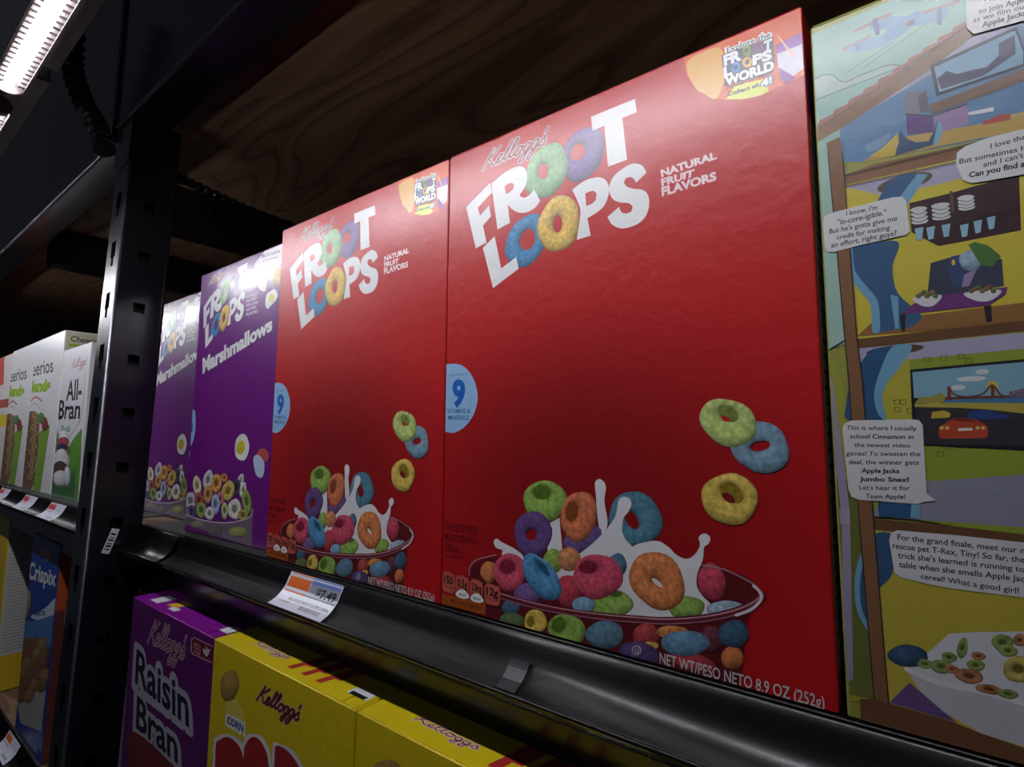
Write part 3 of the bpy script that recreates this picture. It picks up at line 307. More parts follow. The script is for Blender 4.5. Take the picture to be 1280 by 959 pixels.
('L','cereal_print',(225,225,225),[540.5,209.5,103.5,9.3,-8.9,61.8],[540.5,209.5,36.5,3.3,-3.1,21.6],0),
('L','cereal_print',(232,228,215),[1029.2,290.2,128.3,10.9,-11.4,90.8],[1029.2,290.2,45.4,3.9,-4,31.7],0),
('L','cereal_print',(190,160,70),[1187.4,253.1,88.4,8.1,-6,50],[1187.4,253.1,31.2,2.9,-2.1,17.5],0),
('L','cereal_print',(150,120,170),[-17.5,159.4,136.6,12.3,-8.7,52.6],[-17.5,159.4,48.3,4.3,-3,18.4],0),
('L','cereal_print',(170,175,90),[1114.7,101.4,177.4,19.5,-5.3,42.9],None,1),
('L','cereal_print',(120,110,110),[665.1,67.2,165.6,17.9,-6.3,45.3],None,1),
('L','cereal_print',(160,150,130),[304.6,84.2,162.5,16.5,-5.3,34.7],None,1),
('S','bowl_rim',(200,185,200),[-136.9,190.9,-104.1,182.3,-57.8,169.9,-0.8,157,64.2,146.9,137.8,140.1,221,135,311.8,131.8,408.3,131.1,515.3,132.9,631.9,137,748.3,143.4,854.7,152.1,951.4,164.1,1042.7,179,1124.4,195.1,1192.5,210.4,1244.5,224.7,1283.1,238.9,1311.6,252.9,1333.6,266.5,1347,280.8,1351.1,295.6,1350.7,308.5,1350.9,317.6],1.2)],
'RB':[('K','brand_script',(205,195,205),[385.7,2388.6,1149.1,2431.7,454.2,2597.1],3.6),
('K','brand_script',(110,25,50),[385.7,2388.6,1149.1,2431.7,454.2,2597.1],2.1),
('T','product_lettering',(175,172,188),'Raisin',[160.8,1975.2,1364.8,1970.2,1279.6,2286.4,146.8,2322.5],0.11),
('T','product_lettering',(175,172,188),'Bran',[266.3,1620,1208,1655.3,1136.6,1925.8,228.3,1945],0.11),
('T','product_lettering',(28,22,52),'Raisin',[192,2004.8,1335.7,1981.6,1268.8,2266.5,173.7,2307.2],0.01),
('T','product_lettering',(28,22,52),'Bran',[291.6,1651.8,1181.1,1666.6,1122.4,1902.9,263.8,1930.7],0.01),
('P','fiber_badge',(190,150,160),[1269.3,2611.8,1320.3,2640.4,1635.2,2646.4,1652.5,2524.6,1324,2507.4,1276.9,2520.3],[]),
('P','fiber_badge',(110,18,40),[1283.7,2609.3,1325,2632.9,1636.3,2638.5,1651.2,2533.7,1329.4,2517.2,1293,2528.4],[]),
('T','fiber_lettering',(205,170,180),'GOOD',[1322.3,2583.8,1443.7,2586.6,1441.3,2602.8,1319.5,2601.7],0.01),
('T','fiber_lettering',(205,170,180),'SOURCE',[1326.7,2556.3,1447.8,2559.6,1445.4,2575.8,1323.8,2574.2],0.01),
('T','fiber_lettering',(205,170,180),'OF FIBER',[1331,2528.9,1451.9,2532.7,1449.5,2548.8,1328.2,2546.7],0.01),
('P','wheat_mark',(205,195,200),[1551.4,2544.5,1493.2,2564.9,1478.7,2596.2,1528.6,2589.9,1529.7,2626.1,1565.4,2602.7,1601.4,2618.1,1587.8,2580.7],[]),
('P','fruit_panel',(115,35,35),[152,1543.4,269.5,1605.2,454.2,1625.7,748.4,1632.4,1134.5,1622.2,1166.3,1439.5,210.5,1073.4],[])],
'CP':[('L','kernel_print',(190,150,60),[272.9,2442.8,135.6,28.4,19.1,113.1],None,1),
('P','kernel_trail',(225,205,90),[231.8,2325.2,389.6,2390.7,513.4,2329.9,507.8,2289.7,242,2247.8],[]),
('T','grain_lettering',(235,235,235),'CORN',[244.1,2180.3,518.9,2195.7,509.4,2275.8,248,2253.6],0.12),
('T','grain_lettering',(30,60,150),'CORN',[260.4,2193.4,501.2,2205.2,500.8,2260.7,267.3,2243.5],0.03),
('K','brand_script',(190,175,150),[631.1,2455.3,1146.9,2480,688,2565.9],3.4),
('K','brand_script',(100,25,35),[631.1,2455.3,1146.9,2480,688,2565.9],2.1),
('P','product_letter',(225,222,225),[163.9,1624.9,116,1684.9,93.9,1791.1,86.9,1904.9,84.8,1987.8,87.6,2026.9,99.9,2043.7,118,2050.9,138.2,2061.1,159.5,2076.7,183.7,2091.2,212.1,2104.4,245.8,2116.1,289.2,2127.1,340.4,2137.2,390.9,2144.6,432.5,2147.4,462.3,2144.9,484.9,2138.2,503.3,2127.8,520.3,2114.3,536.2,2100,549.6,2083.8,561.2,2061.4,571.4,2028.4,590.7,1979.1,615.4,1917.4,624.9,1853,598.6,1795.8,514.1,1736.2,387.9,1673.1,258.4,1628.7],[]),
('P','product_letter',(225,222,225),[540.6,1773,504.6,1822.5,491.4,1910.2,490.2,2004.9,489.7,2075.5,488.9,2112.2,493.1,2132.2,500.9,2144.6,510.9,2158.7,522,2176,535.3,2191.8,552.5,2206.3,575.5,2219.7,607.9,2233,647.8,2246,688.4,2256.1,723.1,2260.9,750.2,2259.3,773.3,2252.9,793.4,2242.8,811.7,2230.7,828,2219.8,841.9,2208.3,854.1,2190.2,865.3,2159.1,884.4,2107.6,908.1,2040.9,918.9,1972,899.4,1913.9,830.1,1861,725.3,1809.2,617.9,1774.6],[]),
('P','product_letter',(225,222,225),[895.9,1912.6,877.1,1967.3,873,2056.3,875.8,2149.5,877.7,2217,876.7,2248.6,876.8,2261.1,879.8,2264.6,887,2269.3,898.6,2276.1,913.9,2280.2,933.3,2283.1,957.2,2286.4,988.7,2291.1,1026.5,2296.3,1064.8,2300.1,1097.7,2300.4,1123.9,2296.4,1146.4,2289.4,1166,2280.2,1183.2,2270.1,1201.1,2262.8,1218.4,2256.6,1229.3,2244.3,1228,2218.9,1211.8,2172,1184.3,2109.5,1148.7,2046,1108.5,1996.1,1057.3,1956.3,995.8,1921.4,937.6,1902.9],[]),
('P','product_letter',(165,35,40),[198.9,1638.7,156.5,1695.8,135,1795,126.8,1901.1,123.9,1978.7,126.9,2016.1,139,2033,156.8,2040.9,176.8,2051.6,199.3,2067.6,225.7,2082.9,254.3,2096.2,283,2106.3,312.6,2112.9,343.7,2116.7,374.3,2117.7,402.2,2116.1,427.4,2112.2,450.8,2105.8,472,2096.4,490.8,2083.4,507,2068.7,520.6,2051.8,532.3,2029.2,542.4,1997.5,559.9,1951.4,581.4,1894.3,589.8,1835.3,567.8,1783.7,496.4,1731.2,389.6,1676.5,279.7,1639.2],[]),
('P','product_letter',(165,35,40),[571.7,1785.2,540.4,1832.1,527.8,1913.2,525.2,2000.7,524,2066.3,523.4,2101.5,527.5,2121.5,535.1,2134.6,545,2149.1,557.4,2166.8,572.8,2183.3,590.3,2197.9,608.9,2209.8,628.8,2219.2,650.5,2226.3,673,2230.6,695.3,2231.5,718.3,2228.7,742,2222.4,764.8,2213.3,784.7,2201.7,801.2,2190.4,815.3,2178.3,827.7,2160,838.9,2130.2,856.3,2081.8,877.3,2019.5,887.2,1955.7,871.5,1903,814,1856.5,726.6,1812.3,636.7,1784],[]),
('P','product_letter',(165,35,40),[923.6,1923.4,908.9,1975.5,905.1,2058.4,906.5,2144.8,907.7,2207.6,906.8,2237.8,907,2250.3,909.8,2254.5,916.9,2259.6,929.7,2266.8,946.8,2271.7,966.4,2274.7,986.4,2276.7,1006.8,2277.9,1028.7,2277.8,1051,2276.3,1073.1,2273.1,1095.6,2267.9,1118.8,2261.1,1140.7,2252.7,1159.4,2243.2,1177.5,2235.5,1195,2228.6,1206,2216.2,1204.5,2192,1186.7,2148,1156.3,2089.7,1119.5,2031,1082.5,1985.9,1042,1952.1,996.4,1924,954.1,1911.3],[])],
'AB':[('P','green_field',(90,150,50),[-410.2,733.3,-327.6,1463.3,-75.8,1054.3,239.4,858.3,547.5,749.2,864.9,-230.4,-588.9,-364.2],[]),
('P','green_field',(95,150,50),[1302.5,1046.3,951.1,901,572.4,672.4,545.8,-259.8,1516.1,-170.5,1325.5,867.3],[]),
('P','green_field',(60,110,60),[-239.8,734.1,103.4,553,636.6,271.5,1180.9,471.2,1253.6,-145.8,-139.4,-82.1],[]),
('K','brand_script',(185,30,70),[426.6,1964.3,1209.4,1980.9,502.1,2105.5],1.6),
('T','product_lettering',(25,25,35),'All-',[345.1,1479.2,1149,1467.6,1077.6,1813.8,343.1,1802.7],0.01),
('T','product_lettering',(25,25,35),'Bran',[-16.1,1197,1142.3,1183.9,1143.5,1486.2,-18.3,1522.8],0.01),
('T','variety_lettering',(80,150,150),'Buds',[251,990.2,718.9,993.4,709.3,1106.2,242,1101.2],0.01),
('S','wheat_stalk',(215,170,50),[1161.3,1119.8,1178.7,1157,1204.1,1209.9,1229.5,1271.9,1247.3,1336.4,1255.2,1406,1257.4,1483,1255.6,1559.5,1251.6,1628.1,1243.5,1690.2,1231.2,1748.7,1218.8,1798.1,1210.4,1832.8],3),
('S','ribbon',(150,50,60),[-66.8,1134,-50.6,1112.4,-27.6,1081.4,0.4,1046.8,31.6,1014.2,71.1,981.9,117.8,948,161.4,917.8,191.6,896.8],1.2),
('S','ribbon',(150,50,60),[724.3,914.7,781.2,942.5,863.6,982.6,951.5,1026.7,1024.9,1066.3,1081.6,1102.5,1131.3,1138.6,1171.6,1170,1200.1,1192],1.5),
('L','bowl_print',(235,232,235),[426.4,864.7,296.3,2.4,-50.2,153.6],None,1),
('L','bowl_print',(165,120,60),[416.5,696.4,398.7,8.2,-38.1,115.7],None,1),
('L','bowl_print',(190,60,70),[404,833.9,317.8,3.3,-25.1,76.6],None,1),
('L','bowl_print',(60,50,110),[358,741.2,277.9,4.7,-22.3,67.3],None,1),
('L','bowl_print',(235,232,235),[385.8,558.3,440.5,13.5,-55.5,167],None,1),
('L','bowl_print',(95,60,45),[366.7,451,359.4,13.8,-30.3,90.5],None,1),
('L','bowl_print',(232,230,235),[421.6,286.7,376.1,19.1,-39.9,119.3],None,1),
('L','bowl_print',(225,225,232),[778.3,334.2,161.1,7.8,-46.7,145.7],None,1)],
'CH':[('T','product_lettering',(25,25,40),'Cheerios',[-742.6,2017.4,1363.8,1991.9,1269.7,2263.3,-868.5,2316.6],0),
('T','variety_lettering',(150,190,40),'Blends',[-307.5,1721.3,1285.8,1687.6,1251.1,1891.6,-323.1,1946],0.05),
('S','arch_band',(185,90,110),[-164.7,1373,-133.5,1407.4,-89.6,1457.5,-34.3,1509.4,31,1549.2,109.3,1575.4,200,1594.5,297.1,1605.4,394.5,1606.9,501.3,1593.6,617.3,1567.8,721.9,1540.1,794.6,1521.3],3),
('S','arch_band',(210,160,170),[-172.4,1318.2,-131.2,1345.5,-72.7,1385.1,-3.9,1426.1,67.8,1457.4,143.3,1478.3,225.4,1493.8,310.3,1501.9,393.7,1500.5,482.7,1483.7,576.7,1454.3,660.6,1423.6,719,1402.7],2),
('P','cereal_window',(120,88,60),[-403.6,1212,-329.4,1279.4,-231.9,1316.8,-121,1336.5,-6.7,1350.9,117.6,1361.6,254.3,1362.5,386.6,1354.6,498.1,1338.8,583.6,1319.9,652.1,1295.9,708.5,1257.4,757.4,1194.9,799.6,1094.3,832.7,964.4,856.9,830.6,872,718.1,877.9,640.1,874.6,581,862.6,522.9,842.4,447.8,832.1,340,825.7,212.6,786.4,91.4,677.7,2.4,448.7,-60,132.6,-105.4,-180.9,-114.2,-401.9,-66.8,-495.7,62.6,-513.7,256.8,-495.6,470.4,-481,658.2,-480.1,818.4,-472,971.8,-449.1,1106.8],[]),
('L','cereal_print',(165,125,80),[-364.7,1303.9,194.8,-20.2,65.4,57.6],[-364.7,1303.9,75.5,-7.8,27,23.8],0),
('L','cereal_print',(140,100,62),[30.2,1295.8,185.4,-19.7,62.5,56.2],[30.2,1295.8,71.8,-7.6,25.8,23.2],0),
('L','cereal_print',(185,150,100),[406.4,1288.1,176.6,-19.1,59.8,54.9],[406.4,1288.1,68.4,-7.4,24.7,22.7],0),
('L','cereal_print',(165,125,80),[-198.8,1187.1,190.6,-18.6,64.1,57.3],[-198.8,1187.1,73.8,-7.2,26.4,23.7],0),
('L','cereal_print',(140,100,62),[187.8,1181.9,181.5,-18.1,61.3,56],[187.8,1181.9,70.3,-7,25.3,23.1],0),
('L','cereal_print',(185,150,100),[556.2,1177,173,-17.6,58.6,54.7],[556.2,1177,67,-6.8,24.2,22.6],0),
('L','cereal_print',(165,125,80),[-340.5,1074.8,193.7,-17.4,65,58.1],[-340.5,1074.8,75.1,-6.7,26.8,24],0),
('L','cereal_print',(140,100,62),[52.4,1072.3,184.4,-16.9,62.2,56.7],[52.4,1072.3,71.4,-6.6,25.6,23.4],0),
('L','cereal_print',(185,150,100),[426.7,1070,175.7,-16.5,59.5,55.4],[426.7,1070,68.1,-6.4,24.5,22.9],0),
('L','cereal_print',(165,125,80),[-175.4,961,189.6,-15.8,63.8,57.9],[-175.4,961,73.4,-6.1,26.3,23.9],0),
('L','cereal_print',(140,100,62),[209.2,961.3,180.5,-15.4,61,56.5],[209.2,961.3,69.9,-6,25.1,23.3],0),
('L','cereal_print',(185,150,100),[575.7,961.6,172.1,-15.1,58.3,55.2],[575.7,961.6,66.7,-5.8,24.1,22.8],0),
('L','cereal_print',(165,125,80),[-316.4,847.5,192.7,-14.6,64.7,58.7],[-316.4,847.5,74.7,-5.6,26.7,24.2],0),
('L','cereal_print',(140,100,62),[74.4,850.5,183.5,-14.2,61.9,57.3],[74.4,850.5,71.1,-5.5,25.5,23.6],0),
('L','cereal_print',(185,150,100),[446.8,853.4,174.9,-13.9,59.2,55.9],[446.8,853.4,67.7,-5.4,24.4,23.1],0),
('L','cereal_print',(165,125,80),[-152.2,736.7,188.6,-13.1,63.4,58.4],[-152.2,736.7,73.1,-5.1,26.2,24.1],0),
('L','cereal_print',(140,100,62),[230.3,742.4,179.6,-12.8,60.7,57],[230.3,742.4,69.6,-5,25,23.5],0),
('L','cereal_print',(185,150,100),[595,747.8,171.3,-12.6,58.1,55.6],[595,747.8,66.4,-4.9,24,23],0),
('L','cereal_print',(165,125,80),[-292.5,621.9,191.7,-11.8,64.4,59.2],[-292.5,621.9,74.3,-4.6,26.6,24.4],0),
('L','cereal_print',(140,100,62),[96.3,630.4,182.5,-11.6,61.6,57.8],[96.3,630.4,70.7,-4.5,25.4,23.8],0),
('L','cereal_print',(185,150,100),[466.8,638.4,174,-11.4,58.9,56.4],[466.8,638.4,67.4,-4.4,24.3,23.3],0),
('L','cereal_print',(165,125,80),[-129.2,514.1,187.6,-10.4,63.1,58.9],[-129.2,514.1,72.7,-4,26,24.3],0),
('L','cereal_print',(140,100,62),[251.4,525.1,178.7,-10.2,60.4,57.5],[251.4,525.1,69.2,-4,24.9,23.7],0),
('L','cereal_print',(185,150,100),[614.2,535.5,170.5,-10.1,57.8,56.1],[614.2,535.5,66,-3.9,23.8,23.2],0),
('L','cereal_print',(165,125,80),[-268.8,398,190.7,-9,64.1,59.8],[-268.8,398,73.9,-3.5,26.4,24.7],0),
('L','cereal_print',(140,100,62),[118,411.9,181.6,-9,61.3,58.3],[118,411.9,70.3,-3.5,25.3,24],0),
('L','cereal_print',(185,150,100),[486.6,425,173.1,-8.9,58.6,56.9],[486.6,425,67.1,-3.5,24.2,23.5],0),
('L','cereal_print',(165,125,80),[-106.4,293.2,186.6,-7.7,62.8,59.4],[-106.4,293.2,72.3,-3,25.9,24.5],0),
('L','cereal_print',(140,100,62),[272.2,309.3,177.8,-7.7,60.1,58],[272.2,309.3,68.9,-3,24.8,23.9],0),
('L','cereal_print',(185,150,100),[633.3,324.8,169.6,-7.7,57.5,56.6],[633.3,324.8,65.7,-3,23.7,23.3],0),
('L','cereal_print',(165,125,80),[-245.3,175.9,189.7,-6.3,63.7,60.3],[-245.3,175.9,73.5,-2.5,26.3,24.9],0),
('L','cereal_print',(140,100,62),[139.5,195,180.7,-6.4,61,58.8],[139.5,195,70,-2.5,25.1,24.3],0),
('L','cereal_print',(185,150,100),[506.3,213.2,172.3,-6.5,58.4,57.4],[506.3,213.2,66.7,-2.5,24.1,23.7],0),
('L','cereal_print',(165,125,80),[-83.8,73.9,185.6,-5.1,62.5,60],[-83.8,73.9,71.9,-2,25.8,24.7],0),
('P','green_field',(125,165,50),[862,989,1486.9,1118.8,1271,8.1,757.5,-25.9,881.9,449.2],[]),
('L','berry_print',(170,40,55),[1150,1122.2,201.5,-2.1,-44.4,121.3],None,1),
('L','berry_print',(90,150,70),[878.1,1227.2,209.2,-3.6,-36.1,96.5],None,1)],
'CX':[('K','brand_script',(215,160,175),[448.2,2638.4,1059.6,2669.9,481.5,2764.9],4.5),
('K','brand_script',(190,40,60),[448.2,2638.4,1059.6,2669.9,481.5,2764.9],1.6),
('T','product_lettering',(228,228,232),'Crispix',[-59.3,2200.7,1465.8,2332.9,1446.1,2554,-47.3,2475.2],0.015),
('P','white_swoosh',(210,215,228),[303.1,1692.1,355.2,1716,461.9,1751.6,590.4,1792.4,707.9,1832,809.1,1869,910.3,1906.7,1011.3,1945.9,1111.6,1987.2,1219.9,2040.6,1333.6,2102.5,1435,2153.2,1506.7,2173.3,1547.1,2149.5,1564.3,2094.9,1556.1,2029.5,1520,1973.4,1447.4,1929.6,1342.3,1888.3,1221,1849.8,1100,1814.4,975.2,1781.1,840.5,1750,709.8,1723.5,596.8,1703.9,492.3,1690.5,393.2,1682.3,322.5,1682],[]),
('P','lower_field',(80,130,190),[-354.8,1475.7,675.6,1708.3,1499.8,1951,1493.2,1529.5,-375.8,1094.4],[]),
('T','small_lettering',(50,60,150),'RICE',[546.7,1748.9,1080.6,1867.3,1072.6,1930.3,538.9,1810.6],0.03),
('L','grain_print',(190,155,85),[-31.9,1789.7,243.4,35.5,71.1,236.8],None,1),
('P','bowl_print',(185,180,178),[-499.9,730.5,-51.7,362.8,306.6,156.3,1406.4,393.1,1446.8,868.5,1392.5,1214.4],[]),
('L','cereal_print',(175,135,80),[-256.2,1163.6,311.1,51.6,72.2,120.2],None,1),
('L','cereal_print',(150,110,65),[201.7,1268.9,291.7,47.8,68.2,116],None,1),
('L','cereal_print',(160,90,70),[631.3,1367.7,274.1,44.3,64.6,112],None,1),
('L','cereal_print',(175,135,80),[1035.2,1460.6,258,41.2,61.3,108.4],None,1),
('L','cereal_print',(150,110,65),[-29,1061.3,300.8,52.9,70.1,118.4],None,1),
('L','cereal_print',(160,90,70),[413.9,1168,282.4,49.1,66.3,114.3],None,1),
('L','cereal_print',(175,135,80),[830,1268.2,265.6,45.6,62.8,110.5],None,1),
('L','cereal_print',(150,110,65),[1221.5,1362.6,250.2,42.4,59.7,107],None,1),
('L','cereal_print',(160,90,70),[-133,881.3,304.7,57.1,70.8,119.7],None,1),
('L','cereal_print',(175,135,80),[315.5,994.2,285.9,53,67,115.6],None,1),
('L','cereal_print',(150,110,65),[736.7,1100.2,268.8,49.2,63.5,111.7],None,1),
('L','cereal_print',(160,90,70),[1132.9,1199.9,253.2,45.8,60.3,108.1],None,1),
('L','cereal_print',(175,135,80),[89.3,785.2,294.7,58.2,68.8,118],None,1),
('L','cereal_print',(150,110,65),[523.4,899.1,276.9,54.1,65.1,114],None,1),
('L','cereal_print',(160,90,70),[931.4,1006.3,260.6,50.3,61.8,110.2],None,1),
('L','cereal_print',(175,135,80),[1315.6,1107.2,245.7,46.9,58.7,106.6],None,1),
('L','cereal_print',(150,110,65),[-12.8,605.8,298.5,62.3,69.5,119.3],None,1),
('L','cereal_print',(160,90,70),[426.7,725.9,280.3,57.9,65.8,115.2],None,1),
('L','cereal_print',(175,135,80),[839.7,838.8,263.7,53.9,62.4,111.3],None,1),
('L','cereal_print',(150,110,65),[1228.5,945.1,248.6,50.3,59.3,107.7],None,1),
('L','cereal_print',(160,90,70),[204.8,515.6,288.9,63.1,67.5,117.5],None,1),
('L','cereal_print',(175,135,80),[630.2,636.5,271.6,58.8,64,113.5],None,1)],
'AJ':[('P','sky_panel',(144,180,168),[6.5,2523.5,272.2,2534.6,723.6,2455.5,689.3,1971.9,-6.3,2045.3,5.6,2246.8],[]),
('P','cloud_print',(168,188,180),[0.9,2332.2,35.5,2341.6,68.2,2326,96.5,2287.9,147.3,2289.5,199,2290,239.3,2291.7,267.9,2275.6,14.6,2257,-0,2249],[]),
('S','outline',(90,101,101),[0.9,2333.6,7.2,2335.6,16.1,2338.6,26.1,2341.1,35.5,2341.6,43.9,2339.9,52.2,2336.8,60.3,2332.1,68.2,2326,75.4,2316.7,82.1,2304.8,89.3,2293.5,98,2285.8,108.9,2283.4,121.3,2284.3,134.3,2286.5,147.2,2288.2,160.3,2289.1,173.7,2290.2,186.9,2291.3,199.1,2292,210.2,2292.5,220.5,2293,230.2,2292.9,239.3,2291.7,248.5,2288.4,257.4,2283.7,265,2279,270.4,2275.8],0.35),
('S','outline',(90,101,101),[3,2251.3,270,2268.3],0.3),
('S','outline',(105,127,120),[103.3,2315.4,253.4,2369.9],0.3),
('S','outline',(105,127,120),[164.3,2315.4,369.7,2402.6],0.3),
('S','drone_arm',(124,161,187),[147.9,2406.9,229.6,2391.2],4.5),
('S','drone_arm',(115,152,182),[213.3,2465.6,286.4,2434],4.5),
('S','drone_arm',(115,152,182),[324.2,2423.9,392.9,2407.8],4.5),
('S','drone_arm',(150,131,131),[145.7,2469,203.7,2477.2],1.2),
('S','drone_arm',(150,131,131),[204,2483.7,254.5,2481.2],1.2),
('S','drone_arm',(150,131,131),[108.1,2415.4,188.2,2427.9],1.2),
('S','drone_arm',(150,131,131),[348.6,2438.9,439,2432.4],1.2),
('P','drone_body',(111,148,181),[225.4,2406.5,227.3,2411.7,231.5,2417,237.3,2422.1,244.1,2427,252.2,2431.6,261.8,2436.1,272,2440.3,282,2444,292.3,2447.6,303,2451.1,313,2453.7,321.2,2455.1,327.3,2454.9,331.8,2453.4,335.1,2451,337.4,2448,339.1,2444.3,339.9,2439.9,339.2,2434.9,336.4,2429.2,330.4,2422.5,321.9,2414.8,312.5,2407.2,303.8,2400.6,296.3,2394.9,288.9,2389.8,281.6,2385.7,273.8,2382.9,265,2381.7,255.6,2381.6,246.6,2382.8,239.4,2385.2,233.7,2389.2,229.1,2394.7,226.1,2400.7],[]),
('P','drone_rotor',(80,99,140),[198.3,2473.2,209.5,2491,220.4,2455.4,218.5,2419.8,205.9,2422.6],[]),
('P','drone_rotor',(80,99,140),[382.5,2424.5,392.2,2435.3,395,2405.4,390.7,2371.2,379.7,2376.7],[]),
('P','drone_rotor',(108,131,164),[140.6,2419.2,153.6,2415.6,158.7,2390.3,144.5,2391.6],[]),
('P','drone_window',(109,91,106),[292.8,2419,300.6,2429.4,320.8,2429.5,319.8,2412,304.4,2410],[]),
('P','attic_wall',(91,128,167),[80.1,2115.9,354.1,2212,458.7,2256.6,748.4,2306.1,719.6,1906.2,146,1955.1,73.5,1978.6],[]),
('P','attic_ceiling',(168,162,187),[80.1,2115.9,176.9,2158.3,354.6,2221.1,464.8,2287,597.3,2312.8,751.1,2343.5,748.4,2306.1,458.7,2256.6,353.7,2205.9,171.1,2144.2],[]),
('P','roof_beam',(130,91,62),[-0.2,2118.2,9.8,2152.2,236.3,2234.6,344.1,2279.2,419.8,2333.6,464.1,2345.3,487.1,2303.4,359.6,2228.3,237.9,2172.6,79.6,2106.1,-2,2079.2],[]),
('P','roof_tile',(154,94,75),[9.8,2152.2,16.1,2164.9,63.8,2173.9,64.7,2157.4,15.8,2134.9],[]),
('S','outline',(61,43,39),[14.8,2136.7,64.7,2157.4],0.3),
('P','roof_tile',(154,94,75),[60,2174.7,66.1,2187.2,112.5,2195.8,113.3,2179.4,65.8,2157.6],[]),
('S','outline',(61,43,39),[64.7,2159.3,113.3,2179.4],0.3),
('P','roof_tile',(154,94,75),[108.8,2196.6,114.7,2208.9,159.8,2217.1,160.6,2200.9,114.3,2179.7],[]),
('S','outline',(61,43,39),[113.4,2181.4,160.6,2200.9],0.3),
('P','roof_tile',(154,94,75),[156.2,2217.9,162,2230.1,205.9,2237.8,206.6,2221.9,161.6,2201.2],[]),
('S','outline',(61,43,39),[160.7,2202.9,206.6,2221.9],0.3),
('P','roof_tile',(154,94,75),[202.4,2238.7,208.1,2250.6,250.8,2258,251.5,2242.3,207.6,2222.1],[]),
('S','outline',(61,43,39),[206.7,2223.8,251.5,2242.3],0.3),
('P','roof_tile',(154,94,75),[247.5,2258.9,253,2270.7,294.6,2277.7,295.2,2262.1,252.5,2242.5],[]),
('S','outline',(61,43,39),[251.6,2244.2,295.2,2262.1],0.3),
('P','roof_tile',(154,94,75),[291.3,2278.6,296.7,2290.2,337.2,2296.9,337.8,2281.5,296.1,2262.3],[]),
('S','outline',(61,43,39),[295.3,2264,337.8,2281.5],0.3),
('P','roof_tile',(154,94,75),[334,2297.8,339.4,2309.2,378.8,2315.6,379.3,2300.4,338.7,2281.7],[]),
('S','outline',(61,43,39),[337.9,2283.3,379.3,2300.4],0.3),
('P','roof_tile',(154,94,75),[375.7,2316.5,380.9,2327.7,419.4,2333.8,419.8,2318.8,380.2,2300.6],[]),
('S','outline',(61,43,39),[379.4,2302.2,419.8,2318.8],0.3),
('P','roof_tile',(154,94,75),[416.3,2334.7,421.4,2345.8,458.9,2351.6,459.3,2336.7,420.7,2319],[]),
('S','outline',(61,43,39),[419.9,2320.6,459.3,2336.7],0.3),
('P','attic_floor',(185,153,81),[143.4,1954.6,243.8,2011.2,458.6,1982,725.6,1989.5,720,1911.4,400.4,1937.8],[]),
('P','wall_screen',(38,40,53),[352,2239.2,573.3,2271.2,588,2172.4,585.4,2133.3,363.3,2120.2],[]),
('P','screen_picture',(129,166,192),[363.2,2226.7,568.4,2262,582.9,2183.4,580.1,2141.5,371.2,2131.7],[]),
('P','screen_hills',(68,60,92),[368.2,2181,394.1,2200.6,419.2,2177.3,453.6,2174.3,495.3,2167.8,525.8,2195.3,528.4,2235.5,567.5,2248.9,565.1,2183,485.4,2142.5,377.1,2140.3],[]),
('P','desk',(116,84,66),[342.9,2097.6,581,2126.6,736.2,2136.3,733.5,2099.5,578.3,2084.9,347.6,2060],[]),
('P','storage_box',(121,117,128),[274.9,2156.2,290.7,2165,336.9,2153.9,341.5,2073.4,309.3,2076,277,2090.3],[]),
('P','storage_box',(88,86,96),[311.9,2139.3,336.9,2153.9,341.5,2073.4,317.7,2076.5],[]),
('P','storage_box',(92,59,122),[276.9,2087.2,350.3,2052.8,349.7,1995,277.4,2011.8],[]),
('P','storage_box',(151,122,163),[351.6,2051.1,438.1,2062.1,440.2,1991.8,372.6,1988.5,355.5,2002],[]),
('S','outline',(41,38,43),[276.9,2088.4,350.3,2052.8,438.1,2062.1],0.4),
('P','shoe_print',(173,72,65),[471.4,1986,517,1994.9,540.5,1988.6,539.2,1968,474.9,1975.9],[]),
('P','bat_print',(213,212,212),[438.4,2032.2,502.8,2026.5,501.9,2012.3,442,2020.7],[]),
('P','slide',(45,73,112),[239.5,1948.6,257.2,2034.8,276.6,1996.5,299,1976.2,333.2,1968.5,348.5,1998.5,362.3,2042.1,366.1,1992.1,343.5,1951.5],[]),
('P','slide_edge',(112,161,190),[343.5,1950.3,363.2,2040.6,372.5,2001.9,369.8,1978.6,357.2,1954.1],[]),
('P','toy_print',(196,170,74),[167.2,1970.6,203.3,1987.3,249.6,2028.1,252.6,1995.5,235.5,1948,196.7,1957.7],[]),
('P','poster_print',(119,149,182),[151.7,2016.6,225.7,2036.7,234.9,2027,198.4,1989,157.9,1986.7],[]),
('P','floor_beam',(130,91,62),[80.7,1921.7,170.2,1936.6,402.6,1923.8,739,1918.1,735.8,1874.2,399.5,1871.4,81.1,1878.1],[]),
('P','garden_strip',(157,187,176),[-3.4,2076,41.7,2076.3,55.2,1292.9,-0.8,1274.8],[]),
('P','hedge_print',(155,155,60),[-0.6,1280.7,14,1267.4,26.3,1207.4,48.1,1147.8,66.7,697.5,80.6,117.9,95.8,71.4,9.1,56.5,6.6,692.2],[]),
('P','hedge_print',(105,108,51),[7,804.6,60.4,807.4,68.2,588.8,83.1,80.4,10.1,77.6],[]),
('S','garden_pole',(153,142,168),[-1.3,1156.4,14.9,918.5,28.5,694.1,10.6,135.3],2.6),
('P','pole_joint',(162,151,173),[9.6,703.6,41.1,706.3,40.9,653.9,9.4,650.7],[]),
('S','outline',(41,38,43),[4.2,1274.3,55.8,1304.5],0.6),
('P','kitchen_wall',(202,185,67),[81.4,1884.2,735.8,1874.2,693.9,1297.5,94.8,1306.2],[]),
